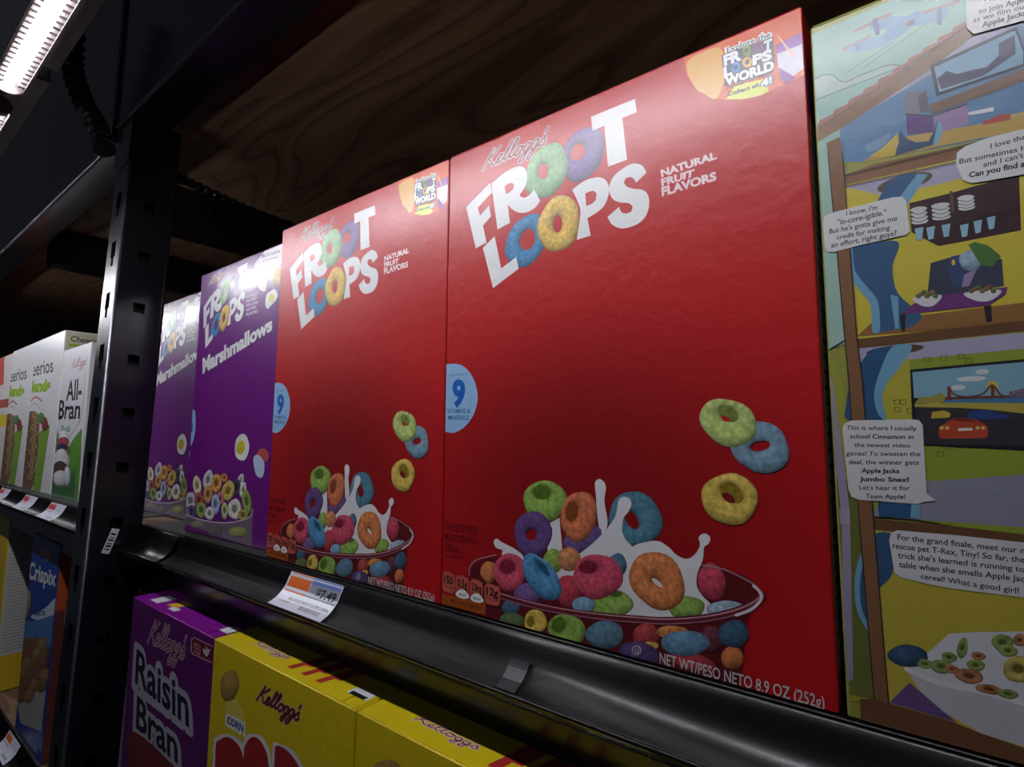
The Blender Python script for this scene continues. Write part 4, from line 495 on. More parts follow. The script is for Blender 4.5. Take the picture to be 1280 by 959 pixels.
('P','kitchen_ceiling',(168,162,187),[83.6,1877.4,399.5,1871.4,735.5,1869.3,731.1,1808.6,395.8,1811,210.4,1804.8],[]),
('P','slide_opening',(98,79,68),[336.9,1845.8,332.6,1834.9,317.6,1825.1,293.8,1817.7,264.5,1813.9,234.1,1814.3,207.2,1819,188.1,1827.4,180.2,1838.1,184.8,1849.5,201.1,1859.7,226.4,1867,256.5,1870.4,286.6,1869.4,312.2,1864.4,329.8,1856.1],[]),
('P','slide',(57,91,130),[165.2,1769.8,209.1,1853.8,248.6,1872.3,296.3,1862.5,215,1756.6],[]),
('P','slide_edge',(112,161,190),[296.3,1862.5,324.4,1851.8,252.6,1746.6,215,1756.6],[]),
('P','dish_shelf',(58,35,41),[268.5,1764.5,380.3,1769.4,502,1781.5,546.8,1781.9,539.3,1602,396.7,1596.9,337.6,1595.6,269.1,1659.7],[]),
('S','shelf_divider',(97,67,67),[380.5,1772.7,381.4,1705.9],0.8),
('P','plate_print',(206,204,207),[316.6,1690.5,313.8,1686,305.6,1683,294.1,1682.5,282.5,1684.5,273.7,1688.5,270.3,1693.5,273.2,1698.2,281.6,1701.1,293.2,1701.6,304.8,1699.5,313.4,1695.5],[]),
('P','plate_print',(206,204,207),[316.4,1704.1,313.6,1699.6,305.4,1696.7,293.9,1696.1,282.2,1698.2,273.5,1702.3,270.1,1707.4,273,1712,281.4,1714.9,292.9,1715.3,304.6,1713.2,313.1,1709.1],[]),
('P','plate_print',(206,204,207),[316.1,1719.1,313.3,1714.6,305.1,1711.7,293.6,1711.2,281.9,1713.4,273.1,1717.5,269.7,1722.6,272.6,1727.2,281.1,1730.1,292.6,1730.4,304.3,1728.2,312.8,1724.1],[]),
('P','plate_print',(206,204,207),[315.9,1734.1,313,1729.6,304.8,1726.7,293.3,1726.3,281.6,1728.5,272.8,1732.7,269.4,1737.8,272.3,1742.4,280.8,1745.3,292.4,1745.6,304,1743.3,312.6,1739.1],[]),
('S','outline',(110,103,110),[271.9,1729.1,275.5,1727,280.6,1723.9,286.4,1720.9,291.9,1719.1,297.4,1719.1,303.4,1720.2,308.6,1721.7,312.3,1722.6],0.25),
('S','outline',(110,103,110),[271.1,1714.2,274.6,1712.1,279.8,1709,285.5,1706,291,1704.3,296.6,1704.3,302.5,1705.5,307.8,1706.9,311.5,1707.9],0.25),
('S','outline',(110,103,110),[270.3,1700.6,273.9,1698.5,279,1695.5,284.8,1692.5,290.3,1690.8,295.8,1690.9,301.7,1692.1,307,1693.5,310.7,1694.5],0.25),
('P','plate_print',(206,204,207),[375.9,1690.7,372.9,1686.2,364.1,1683.4,351.8,1682.9,339.3,1685,330,1689,326.4,1694,329.6,1698.5,338.6,1701.3,351,1701.7,363.3,1699.6,372.4,1695.5],[]),
('P','plate_print',(206,204,207),[375.7,1704,372.7,1699.6,363.9,1696.8,351.6,1696.4,339.1,1698.5,329.8,1702.6,326.2,1707.5,329.3,1712,338.4,1714.8,350.7,1715.2,363.1,1713,372.3,1708.9],[]),
('P','plate_print',(206,204,207),[375.5,1718.7,372.4,1714.3,363.6,1711.5,351.4,1711.2,338.9,1713.3,329.5,1717.5,325.9,1722.5,329.1,1727,338.1,1729.7,350.5,1730,362.9,1727.7,372,1723.6],[]),
('P','plate_print',(206,204,207),[375.3,1732.1,372.3,1727.6,363.4,1724.9,351.1,1724.6,338.6,1726.9,329.3,1731.1,325.7,1736.1,328.9,1740.6,337.9,1743.3,350.3,1743.5,362.7,1741.2,371.8,1737],[]),
('S','outline',(110,103,110),[329.1,1729,333,1726.9,338.6,1723.6,344.9,1720.5,350.8,1718.6,356.8,1718.4,363.2,1719.3,369,1720.6,372.9,1721.4],0.25),
('S','outline',(110,103,110),[328.3,1714.4,332.2,1712.2,337.7,1709,344,1705.9,350,1704.1,356,1703.9,362.4,1704.9,368.1,1706.1,372.1,1707],0.25),
('S','outline',(110,103,110),[327.5,1701.1,331.4,1698.9,337,1695.8,343.2,1692.7,349.2,1690.9,355.2,1690.7,361.6,1691.7,367.3,1693,371.3,1693.9],0.25),
('P','plate_print',(206,204,207),[437.8,1706.8,435.2,1702.5,427.6,1699.7,417,1699.2,406.3,1701.2,398.3,1705.1,395.2,1710,397.9,1714.4,405.6,1717.2,416.3,1717.6,426.9,1715.6,434.8,1711.6],[]),
('P','plate_print',(206,204,207),[437.7,1717.3,435,1712.9,427.5,1710.2,416.9,1709.7,406.2,1711.8,398.1,1715.7,395,1720.6,397.7,1725,405.5,1727.8,416.2,1728.2,426.8,1726.1,434.7,1722.1],[]),
('P','plate_print',(206,204,207),[437.6,1729.1,434.9,1724.7,427.3,1722,416.8,1721.6,406,1723.7,398,1727.7,394.9,1732.6,397.6,1737,405.3,1739.7,416,1740,426.7,1737.9,434.6,1733.9],[]),
('P','plate_print',(206,204,207),[437.4,1740.9,434.8,1736.5,427.2,1733.8,416.6,1733.5,405.9,1735.6,397.8,1739.6,394.7,1744.5,397.4,1748.9,405.2,1751.7,415.9,1751.9,426.6,1749.8,434.4,1745.7],[]),
('S','outline',(110,103,110),[400,1738,403.2,1735.9,407.9,1732.9,413.2,1730,418.3,1728.3,423.4,1728.3,428.8,1729.4,433.7,1730.7,437.1,1731.7],0.25),
('S','outline',(110,103,110),[399.3,1726.3,402.5,1724.2,407.2,1721.3,412.5,1718.4,417.5,1716.7,422.6,1716.7,428.1,1717.8,433,1719.2,436.4,1720.1],0.25),
('S','outline',(110,103,110),[398.6,1715.8,401.9,1713.8,406.6,1710.9,411.9,1708,416.9,1706.4,422,1706.4,427.5,1707.5,432.3,1708.9,435.7,1709.8],0.25),
('P','cup_print',(147,184,205),[309.1,1665.8,332.6,1666.8,326.1,1624.1,312.8,1623.2],[]),
('P','cup_print',(147,184,205),[349.7,1664.7,372.6,1665.7,366.1,1623.6,353.2,1622.6],[]),
('P','cup_print',(147,184,205),[395.8,1653.4,418,1654.4,411.7,1613,399.1,1612],[]),
('P','cup_print',(147,184,205),[429.7,1658,451.4,1659.1,445.1,1618.1,432.8,1617.1],[]),
('P','cup_print',(147,184,205),[462.8,1662.6,484,1663.6,477.7,1623.1,465.7,1622.2],[]),
('P','cup_print',(147,184,205),[278.1,1669.9,302.1,1670.9,295.5,1627.8,281.9,1626.8],[]),
('P','counter',(60,64,84),[314.2,1541.9,374.6,1552.7,489.7,1519.5,488.5,1432.5,297.3,1425.6],[]),
('P','mixer_print',(59,74,113),[362,1545.5,365.4,1551,369.8,1553.5,374.7,1553.9,379.6,1553.6,384.9,1554.1,390.8,1554.4,395.9,1551.6,399.2,1543.1,400.4,1524.5,400.2,1498.5,398.4,1472.7,395.3,1454.9,389.9,1447.4,382.4,1445.9,374.8,1448.5,368.7,1453.1,364.4,1460.1,361.1,1470.2,358.8,1482.1,357.4,1494.1,357.1,1507.2,357.9,1521.8,359.5,1535.4],[]),
('L','mixer_dome',(146,180,198),[415.6,1529.4,28.7,-5.8,2.2,35.6],None,1),
('P','mixer_light',(204,170,66),[377.2,1530.7,375.9,1524.8,373.3,1521.5,370.3,1522.1,368.1,1526.3,367.6,1532.6,368.9,1538.5,371.5,1541.7,374.5,1541.1,376.7,1536.9],[]),
('P','mixer_foot',(148,126,167),[397.2,1486.7,428.8,1499.9,406.7,1446.6,387.6,1446.6],[]),
('P','green_bag',(75,114,53),[412.7,1583.6,429.7,1589.5,461,1569.7,488,1529.2,465.7,1499.1,438.8,1510.7],[]),
('P','kitchen_floor',(142,100,58),[93.3,1315.9,147.1,1366.2,283.8,1368.2,683.2,1376.2,678.4,1308.4,330.9,1313.2],[]),
('P','slide',(57,91,130),[86.2,1645,93.7,1652.2,104.8,1653,119.1,1650.7,136,1648.4,159.2,1647.8,187.5,1646.9,213.7,1643.3,230.2,1634.3,232.3,1618.3,224.9,1596.9,215,1572.9,209.3,1549,208.7,1525.1,209.8,1500,213.4,1474.9,220.2,1451.3,233.5,1428.5,251.9,1406.2,269.1,1385.9,278.7,1368.9,278.2,1355.9,271.1,1346,260.8,1338.5,250.8,1332.8,241.5,1329.2,231.3,1327.9,220.2,1327.9,208.1,1328,193.5,1326.1,176.9,1323.3,161.5,1323.8,150.8,1331.4,147.4,1349.8,148.7,1375.9,151,1403.9,150.3,1427.9,145.3,1446.2,138.2,1461.8,130.1,1476.4,122.3,1491.8,114.3,1507.6,105.7,1523.2,97.8,1539.5,91.9,1557.5,87.4,1579.9,84,1605.2,83.1,1628.5],[]),
('S','slide_edge',(112,161,190),[84,1638.2,84,1622.9,83.7,1600.9,84.5,1576.6,87.6,1554.8,94.2,1536,103.2,1518.1,113.1,1501.1,122,1484.8,130.1,1470.6,138.2,1458,145.3,1444.6,150.3,1427.9,152.4,1404.3,152.3,1376.1,151.4,1349.7,150.8,1331.4],2.4),
('P','slide_edge',(112,161,190),[198.6,1451.4,219.7,1441.2,216.3,1330.3,205.5,1328.3],[]),
('P','table_print',(109,57,119),[220.4,1375.5,260.3,1410,347.7,1429.3,497.1,1428,491.3,1406.1,448.7,1375.5,354.3,1376.5,263.6,1376.3],[]),
('P','table_leg',(41,38,43),[220.4,1376.9,236.5,1378,232.1,1318.4,223.5,1316.1],[]),
('P','table_leg',(41,38,43),[437.3,1375.3,455.6,1375.7,454.5,1323.1,440.8,1321.8],[]),
('P','bowl_print',(209,207,211),[259.3,1429.6,273.4,1432.3,296.8,1433.1,320.3,1431.9,334.8,1428.8,336.6,1422.2,331.2,1412.6,322.4,1403,314.4,1396.7,307.4,1394,299.7,1393.6,291.8,1395.2,284.4,1398.5,275.4,1404.9,265.3,1414.2,258.4,1423.3],[]),
('L','cereal_print',(100,115,59),[275,1434.4,7.7,-1.2,0.4,7.9],None,1),
('L','cereal_print',(143,102,65),[283,1439.8,7.6,-1.2,0.5,7.9],None,1),
('L','cereal_print',(100,115,59),[290.9,1445.1,7.6,-1.2,0.5,7.9],None,1),
('L','cereal_print',(143,102,65),[297.6,1430.8,7.6,-1.2,0.5,7.9],None,1),
('L','cereal_print',(100,115,59),[305.5,1436.2,7.5,-1.2,0.5,7.8],None,1),
('L','cereal_print',(143,102,65),[313.3,1441.5,7.5,-1.2,0.5,7.8],None,1),
('L','cereal_print',(100,115,59),[319.9,1427.3,7.4,-1.2,0.5,7.8],None,1),
('P','bowl_print',(209,207,211),[392.5,1425.3,408.8,1427.4,436,1427.2,463.3,1425.1,480.2,1421.5,482.4,1415.1,476.2,1406.2,466.1,1397.5,456.8,1391.7,448.8,1389.5,439.8,1389.3,430.6,1391.1,422,1394.6,411.5,1401.1,399.6,1410.3,391.5,1419.4],[]),
('L','cereal_print',(100,115,59),[410.8,1429.3,7,-1.2,0.5,7.6],None,1),
('L','cereal_print',(143,102,65),[420,1434.1,6.9,-1.2,0.5,7.5],None,1),
('L','cereal_print',(100,115,59),[429.2,1438.9,6.9,-1.2,0.5,7.5],None,1),
('L','cereal_print',(143,102,65),[437.1,1424.9,6.9,-1.1,0.5,7.5],None,1),
('L','cereal_print',(100,115,59),[446.2,1429.7,6.8,-1.1,0.5,7.5],None,1),
('L','cereal_print',(143,102,65),[455.2,1434.5,6.8,-1.2,0.5,7.4],None,1),
('L','cereal_print',(100,115,59),[463,1420.7,6.7,-1.1,0.5,7.4],None,1),
('P','floor_beam',(104,71,47),[94.8,1306.2,527.3,1316.8,695.6,1320.8,693.2,1288.1,524.8,1279.5,95.5,1271.4],[]),
('P','game_wall',(142,156,56),[95.5,1271.4,693.2,1288.1,645.9,637.9,108.5,701.2],[]),
('P','game_ceiling',(168,162,187),[95.5,1271.4,524.8,1279.5,693,1285.8,689.8,1241.6,521.5,1229.9,234.6,1219.3,96.5,1196.5],[]),
('P','game_wall',(180,170,64),[96.2,1226.6,238.3,1222.3,232.7,1016.4,53.2,1019.1],[]),
('P','slide_opening',(84,66,58),[280.7,1258.4,275,1252,258.2,1246.1,232.5,1241.5,201.7,1239,170.1,1239,142.8,1241.6,124.1,1246.4,117.3,1252.6,123.6,1259.4,142,1265.5,169.1,1270,200.7,1272.2,231.7,1271.9,257.6,1269.1,274.6,1264.4],[]),
('P','slide',(48,85,125),[126.6,1256.5,137,1265,145.7,1267.4,153.8,1267,161.8,1267,171.6,1269.4,182.1,1271.9,190.5,1272,193.9,1266.9,190.1,1254.7,181,1237.3,170.3,1217.5,161.3,1198.3,153.9,1180.8,146.6,1163.3,141,1144.7,138.7,1123.7,144.2,1096.8,155.2,1065.9,163.6,1037.3,161,1017.5,140.4,1008.7,108,1007.4,74.7,1011.2,51.8,1017.6,43.2,1026.8,42.4,1039.8,45.8,1055.6,49.3,1073.5,52.1,1094.1,56.1,1117.6,62,1142.2,70.3,1166,82.4,1190.7,97.6,1216.4,113.2,1239.6],[]),
('P','slide_edge',(112,161,190),[194,1268.4,208.1,1274.5,224.9,1275.4,239.7,1272.3,247.8,1266.1,247,1255.8,240,1241.3,229.9,1225,219.7,1208.9,208.9,1193,196.2,1176.3,183.8,1159.9,173.9,1144.5,166.8,1131.2,161.4,1119.2,157.8,1106.9,155.7,1092.6,156.7,1073.2,160.2,1050.4,163.6,1029.9,164,1017.4,160,1015.2,153.3,1019.9,146,1029.1,140.6,1040.4,136.9,1053.8,134.1,1070.6,132.7,1089.3,133.5,1108.7,137.2,1129.3,143.1,1151.4,150.4,1173.7,158,1194.8,165.8,1215.8,174.2,1237.1,183.5,1255.7],[]),
('P','game_floor',(140,139,157),[255.6,812.5,650.9,867.7,638.1,690.6,107.9,686.6,108.8,705],[]),
('S','brick_outline',(93,97,41),[279.1,1222.4,293.9,1222.6,293.7,1208,278.8,1207.8,279.1,1222.4],0.25),
('S','brick_outline',(93,97,41),[321.5,1222.4,336,1222.6,335.7,1208.2,321.2,1208,321.5,1222.4],0.25),
('S','brick_outline',(93,97,41),[365.7,1225.6,379.7,1225.8,379.4,1211.6,365.4,1211.4,365.7,1225.6],0.25),
('S','brick_outline',(93,97,41),[383.6,1209.9,397.4,1210.1,397,1196.1,383.2,1195.8,383.6,1209.9],0.25),
('S','brick_outline',(93,97,41),[188.9,1083.8,204.5,1084.7,204.3,1069.9,188.7,1069,188.9,1083.8],0.25),
('S','brick_outline',(93,97,41),[205.7,1083.2,221.2,1084.1,220.9,1069.4,205.4,1068.4,205.7,1083.2],0.25),
('S','brick_outline',(93,97,41),[188.7,1057.8,204.3,1058.8,204.1,1044.1,188.5,1043,188.7,1057.8],0.25),
('S','brick_outline',(93,97,41),[223,1053.2,238.3,1054.2,238,1039.6,222.8,1038.5,223,1053.2],0.25),
('S','brick_outline',(93,97,41),[294.8,909.2,309.3,910.9,309,896.9,294.5,895.1,294.8,909.2],0.25),
('S','brick_outline',(93,97,41),[312.6,930.6,326.9,932.2,326.6,918.2,312.3,916.6,312.6,930.6],0.25),
('S','brick_outline',(93,97,41),[342.9,938,356.9,939.5,356.6,925.7,342.6,924.1,342.9,938],0.25),
('P','game_screen',(32,32,36),[238.6,1185.1,387.8,1191.9,675.2,1204,654,910.8,233.7,930.9],[]),
('P','screen_sky',(129,170,188),[243.9,1175.8,387.3,1183.5,674.6,1194.6,665,1062.8,243.7,1089.1],[]),
('P','screen_cloud',(207,209,211),[429.2,1144.7,424.3,1140.6,411,1137.4,392.6,1136.1,374.1,1137,360.4,1140,355.4,1144.2,360.6,1148.5,374.4,1151.6,393,1152.8,411.3,1151.8,424.5,1148.8],[]),
('P','screen_cloud',(207,209,211),[436.7,1165,434.4,1160.8,428.3,1157.8,420,1156.7,411.8,1157.7,405.7,1160.8,403.6,1165,405.9,1169.1,412.1,1172.2,420.4,1173.3,428.7,1172.1,434.6,1169.1],[]),
('P','screen_cloud',(207,209,211),[377.9,1118.6,375.4,1114.3,368.5,1111.1,359,1109.8,349.6,1110.8,342.7,1113.8,340.2,1118,342.9,1122.3,349.9,1125.5,359.4,1126.7,368.8,1125.7,375.5,1122.7],[]),
('P','screen_sun',(206,184,83),[455.7,1120.1,453.9,1113.7,449.6,1108.7,443.8,1106,437.5,1106.4,431.9,1109.5,428.3,1115,427.3,1121.6,429.1,1128.1,433.4,1133.1,439.3,1135.7,445.7,1135.3,451.1,1132.1,454.7,1126.6],[]),
('P','screen_hill',(155,147,69),[244.5,1070.8,260.1,1092.1,288.6,1090.9,314.6,1104.1,337.8,1078.2,304.1,1068.8],[]),
('P','screen_sea',(71,120,161),[321.5,1080.3,381.1,1083.6,666.2,1078.5,664.3,1052.2,320.8,1068.2],[]),
('S','bridge_cable',(103,59,55),[334.9,1121,337.2,1116,340.3,1108.7,344.5,1101.2,349.7,1095.4,356.3,1091.7,364.1,1089.1,372.7,1087.6,381.3,1087.1,390.6,1087.7,400.4,1089.3,410,1092,418.5,1095.9,425.4,1102.6,431.3,1111.6,436.6,1119.3,441.7,1122.2,446.2,1117.8,450.2,1108.4,454.1,1098.1,458.8,1090.7,464.4,1087,470.5,1085,476.9,1084.4,483.2,1084.9,490.1,1087.2,497.4,1091.3,504,1095.6,508.5,1098.5],0.5),
('S','bridge_deck',(103,59,55),[327.2,1084.3,512.3,1083.7],0.8),
('P','bridge_tower',(119,60,52),[332.2,1121.1,341.4,1120.6,339.9,1076.8,329.5,1077.1],[]),
('P','bridge_tower',(119,60,52),[437.9,1119,446.5,1118.5,445,1079.7,435.9,1080],[]),
('P','city_tower',(123,97,119),[479.3,1099.9,489.2,1100.8,487.9,1080.7,478.1,1081.1],[]),
('P','city_tower',(123,97,119),[491.3,1103.3,501.1,1104.2,499.6,1080.2,489.8,1080.6],[]),
('P','city_tower',(123,97,119),[503.2,1106.8,513,1107.6,511.1,1079.7,501.5,1080.1],[]),
('P','screen_sand',(180,161,72),[243.8,1068.6,326.4,1070.2,664.6,1056.6,660.3,997.5,508,1025.4,420.2,1040.9,347.2,1053.2,244.3,1058.4],[]),
('P','screen_road',(54,52,57),[244.3,1058.4,347.2,1053.2,420.5,1046.3,660.8,1003.7,655.4,929.3,262.6,935.6,247.6,972.8],[]),
('P','game_car',(45,68,127),[377.7,1028.1,378.4,1031.4,380.2,1034.8,383.6,1038,389,1040.3,397.9,1041.7,409.5,1042.5,421.3,1042.6,430.4,1042,435.7,1040.2,438.8,1037.5,441.3,1034.6,445,1032.1,451,1030.5,458.2,1029.2,465,1027.9,469.6,1026.2,473.1,1023.8,475.9,1020.9,475.3,1018.1,468.9,1016.2,452.6,1015,428.8,1014.4,404.7,1014.5,387.5,1015.4,379.5,1017.7,376.8,1020.9,377,1024.6],[]),
('P','game_car',(195,166,65),[284.4,1019.2,288.5,1040.6,319.4,1044.8,335.3,1036,331.7,1021.9],[]),
('P','game_car',(179,71,45),[302.3,990.5,325.4,1007.9,345.2,1020.3,387.6,1017.5,407.7,1006.9,422.2,991.7,421.3,962.6,414.8,955.8,305.7,953,300.9,965.7],[]),
('P','car_window',(102,50,42),[339.2,1011.3,347.8,1018.2,384.9,1016.2,394.8,1007.1],[]),
('P','car_plate',(215,212,209),[351.2,986.7,385.8,987.9,385.2,979.6,350.7,978.3],[]),
('P','car_light',(212,186,116),[316,988.3,314.2,984.3,310.2,982.7,306.4,984.3,305,988.3,306.9,992.3,310.9,994,314.7,992.3],[]),
('P','car_light',(212,186,116),[329.7,988.2,327.9,984.2,323.9,982.6,320.1,984.3,318.8,988.3,320.6,992.2,324.6,993.9,328.4,992.2],[]),
('P','car_light',(212,186,116),[404,987.8,402.2,983.9,398.4,982.3,394.9,983.9,393.6,987.8,395.3,991.7,399.1,993.3,402.7,991.7],[]),
('P','car_light',(212,186,116),[416.8,987.7,415.1,983.9,411.3,982.3,407.8,983.9,406.5,987.8,408.3,991.6,412,993.2,415.5,991.6],[]),
('P','floor_beam',(104,71,47),[105.1,679.3,297.7,677.4,484.2,668.2,647.2,655.7,644.3,615.8,482.3,639.8,295.3,636.8,107.8,641.9],[]),
('P','slide',(48,85,125),[124.6,735.6,217.2,739.2,211.6,691.3,125.2,688.2],[]),
('P','slide_edge',(112,161,190),[217.2,739.2,240.1,738.9,236.4,693.6,211.6,691.3],[]),
('P','dining_wall',(187,169,62),[107.8,641.9,295.3,636.8,482.3,639.8,644.3,615.8,597.2,-31.7,118,77.9],[]),
('P','slide',(53,85,121),[108,624.2,122.6,634.2,138.9,638.4,153.6,635.8,163,625.2,166,602.2,164.6,568.9,160,533.3,153.5,503.8,143.7,483.3,130.5,467.1,117.2,452.1,107.2,435.4,101.3,415.9,97.7,395.3,95.9,374.6,95.5,354.9,97.8,334.6,102.6,313.8,106.9,295.8,108.2,284.2,105,280.5,99.1,282.7,92,288.6,85,296.3,78,305.7,70.3,317.7,63.1,331.7,57.3,347.2,53,364.2,49.7,383,47.7,403.3,47.4,424.9,48.7,448.5,51.4,473.9,56,499.9,62.5,525.5,71.5,552.6,82.8,581.1,95.3,606.4],[]),
('S','slide_edge',(112,161,190),[105.6,620.4,97.6,603.5,86.1,579.4,74.1,552.1,64.8,525.8,58.7,500.6,54.1,474.5,51.2,449,49.7,425.3,49.7,403.8,51.3,383.8,54.3,365.1,58.9,347.5,66.3,330.2,76.1,313.5,85.6,299.3,92.1,289.3],1.6),
('P','rug_print',(102,77,128),[121.5,83.9,180.3,163.3,218.3,133,293.5,75.8],[]),
('P','dining_bowl',(190,187,195),[174.1,203.1,254.6,183.4,356.5,186.1,451.6,176.8,602,192.7,591.8,50.4,443.6,56.1,348.8,62.4,262.7,97.9,205.4,145.7],[]),
('P','dining_milk',(206,205,211),[177.7,204,240,276.9,290.1,340.3,367.5,362,465.4,384.7,618.7,423.7,602,192.7,452,182.9,357,194,255,189.9],[]),
('S','bowl_lip',(218,216,220),[175.6,203.4,189.2,199.3,208.7,193.2,231.4,187.3,254.6,183.4,278.6,182.7,304.5,184,331,185.6,356.5,186.1,383,184.7,410.5,182.4,434.8,180,451.7,178.4],1.6),
('L','slide_end',(53,85,121),[180,246.1,53.8,7.5,4.6,35.9],None,1),
('L','cereal_print',(136,157,76),[224,232.2,19.9,0.8,3,15.2],[224,232.2,7,0.3,0.9,4.6],0),
('L','cereal_print',(136,157,76),[264.1,234.2,28.9,1.1,4.2,21.7],[264.1,234.2,10.2,0.4,1.3,6.5],0),
('L','cereal_print',(136,157,76),[285.8,267.7,19.1,0.5,3.2,16.6],[285.8,267.7,6.7,0.2,1,5],0),
('L','cereal_print',(136,157,76),[348.7,259.5,21.3,0.6,3.5,17.8],[348.7,259.5,7.5,0.2,1,5.3],0),
('L','cereal_print',(176,113,68),[330.9,223.6,33.6,1.4,4.4,22.8],[330.9,223.6,11.9,0.5,1.3,6.8],0),
('L','cereal_print',(136,157,76),[320.1,303.8,12.5,0.2,6.4,32.8],[320.1,303.8,4.4,0.1,1.9,9.8],0),
('L','cereal_print',(136,157,76),[414.7,341.3,24.4,-0,4.9,25.4],[414.7,341.3,8.6,-0,1.5,7.6],0),
('L','cereal_print',(176,113,68),[453.9,357.9,14.7,-0.1,3.6,18.8],[453.9,357.9,5.2,-0,1.1,5.6],0),
('L','cereal_print',(136,157,76),[425.2,320.7,21.9,0.2,3.4,17.4],[425.2,320.7,7.7,0.1,1,5.2],0),
('L','cereal_print',(176,113,68),[375.4,196.8,32.5,1.7,2.8,14.4],[375.4,196.8,11.5,0.6,0.8,4.3],0),
('L','cereal_print',(136,157,76),[417,195.4,23,1.3,2.8,14.2],[417,195.4,8.1,0.4,0.8,4.3],0),
('L','cereal_print',(197,174,74),[445.3,272.5,33.7,0.9,7.6,39.1],[445.3,272.5,11.9,0.3,2.3,11.7],0),
('L','cereal_print',(176,113,68),[356.8,288.9,17,0.3,2.5,12.9],[356.8,288.9,6,0.1,0.8,3.9],0),
('L','cereal_print',(176,113,68),[290.1,232.8,17.7,0.7,2.6,13.2],[290.1,232.8,6.2,0.2,0.8,4],0),
('P','dining_floor',(110,73,48),[39.7,73.8,81.4,84.1,121.4,82.2,280.7,75.8,348.8,62.4,443.4,52.3,591.2,43.3,584.6,-48.3,438.4,-22.5,39.6,-3.1],[]),
('P','corner_post',(130,91,62),[33.2,2063.3,37,2030.1,56.6,1322.1,60.9,1158.6,67.2,708.5,81.1,84.9,122.4,79.2,109.1,712.1,101.6,1156.1,93,1318,82.7,2014.7,77.8,2073.1],[]),
('S','outline',(41,38,43),[37,2030.1,56.6,1322.1,60.9,1158.6,67.2,708.5,81.1,84.9],0.35),
('S','outline',(41,38,43),[82.7,2014.7,93,1318,101.6,1156.1,109.1,712.1,120.2,78.6],0.35),
('S','outline',(41,38,43),[83.2,1920.9,402.4,1921,567.4,1920.4],0.3),
('S','outline',(41,38,43),[81.1,1878.1,399.5,1871.4],0.3),
('P','speech_bubble',(210,209,211),[9.1,1758.6,15.2,1781,35.4,1787.8,143.4,1793.6,222.6,1796.8,249.7,1792,260.5,1773.7,262.7,1716.3,264,1664.4,252.8,1653.3,214.8,1651.7,136,1647,34.5,1638.6,16.4,1645.4,10,1669],[]),
('T','bubble_lettering',(41,38,43),"I know, I'm",[83.1,1765.8,177.4,1764.4,178.4,1783.4,84.1,1785.4],0),
('T','bubble_lettering',(41,38,43),'"in-core-igible."',[54.5,1736.3,201.8,1738.9,203,1759.8,55.6,1760.3],0),
('T','bubble_lettering',(41,38,43),"But he's gotta give me",[26.8,1709.7,231.6,1710.3,232.7,1729.5,27.8,1730.2],0),
('T','bubble_lettering',(41,38,43),'credit for making',[48.9,1682.4,209.9,1682.1,210.9,1701.5,49.8,1701.3],0),
('T','bubble_lettering',(41,38,43),'an effort, right guys?',[30.4,1655.7,227.2,1658.6,228.2,1677.7,31.4,1676.1],0),
('P','speech_bubble',(210,209,211),[399,1863.2,403.3,1901,424.6,1916.2,484.7,1925.7,567.7,1925.6,690,1921.7,679.7,1775.6,557.9,1777.9,434.6,1785.6,411.6,1803.5],[]),
('T','bubble_lettering',(41,38,43),'I love tha',[486.1,1886.9,567.3,1891.2,568.5,1909.3,487.3,1905.6],0),
('T','bubble_lettering',(41,38,43),'But sometimes h',[407,1860.6,564.9,1854.8,566.1,1873,408.2,1879.8],0),
('T','bubble_lettering',(41,38,43),"and I can't",[465.1,1831,559.7,1832.7,560.9,1850.9,466.3,1849.8],0),
('T','bubble_lettering',(41,38,43),'Can you find a',[428,1806.9,561.4,1803.1,562.8,1823.8,429.1,1825.8],0.02),
('P','speech_bubble',(210,209,211),[463.2,2514,453.7,2325.6,470.1,2294.4,591.4,2282,714.7,2269.7,728.9,2470.4],[]),
('T','bubble_lettering',(41,38,43),'You',[498.5,2395.2,531.7,2389,533,2408.3,499.8,2414.8],0),
('T','bubble_lettering',(41,38,43),'to join Apple',[486.2,2358.4,604.6,2341.6,605.9,2360.4,487.4,2378],0.01),
('T','bubble_lettering',(41,38,43),'as we film our',[470.6,2334.6,603.2,2320.2,604.4,2338.9,471.8,2354.2],0),
('T','bubble_lettering',(41,38,43),'Apple Jacks',[491,2307.1,598,2298,599.3,2316.7,492.2,2326.5],0.02),
('P','speech_bubble',(210,209,211),[33.2,988.4,40.7,1005.4,62.9,1015.9,232.7,1017.9,252.8,1013.9,261.7,997.9,259.5,830.4,259,774,281.3,753.3,249,746.6,234.3,738.4,71.7,740.4,49.7,748.5,41.2,774.3],[]),
('T','bubble_lettering',(41,38,43),'This is where I usually',[46.2,982.9,245.1,980,246,995.9,47,999.9],0),
('T','bubble_lettering',(41,38,43),'school Cinnamon in',[55.2,952.7,234.9,951.6,235.7,967.5,56,969.6],0.008),
('T','bubble_lettering',(41,38,43),'the newest video',[66.1,922.8,224.5,923.1,225.4,939,66.9,939.6],0),
('T','bubble_lettering',(41,38,43),'games! To sweeten the',[40.5,892.2,250.1,895.4,251,911.2,41.3,909.1],0),
('T','bubble_lettering',(41,38,43),'deal, the winner gets',[46.8,862.4,244.5,867.2,245.4,882.9,47.7,879.2],0),
('T','bubble_lettering',(41,38,43),'Apple Jacks',[82.8,834.2,190.4,836.8,191.3,852.8,83.6,850.7],0.02),
('T','bubble_lettering',(41,38,43),'Jumbo Snax!',[76.2,804.4,214.1,809.7,215,825.5,77,820.9],0.02),
('T','bubble_lettering',(41,38,43),"Let's hear it for",[73.4,774.8,214.9,781.6,215.8,797.4,74.3,791.3],0),
('T','bubble_lettering',(41,38,43),'Team Apple!',[91,746.8,201.6,752.7,202.5,768.5,91.8,763.1],0),
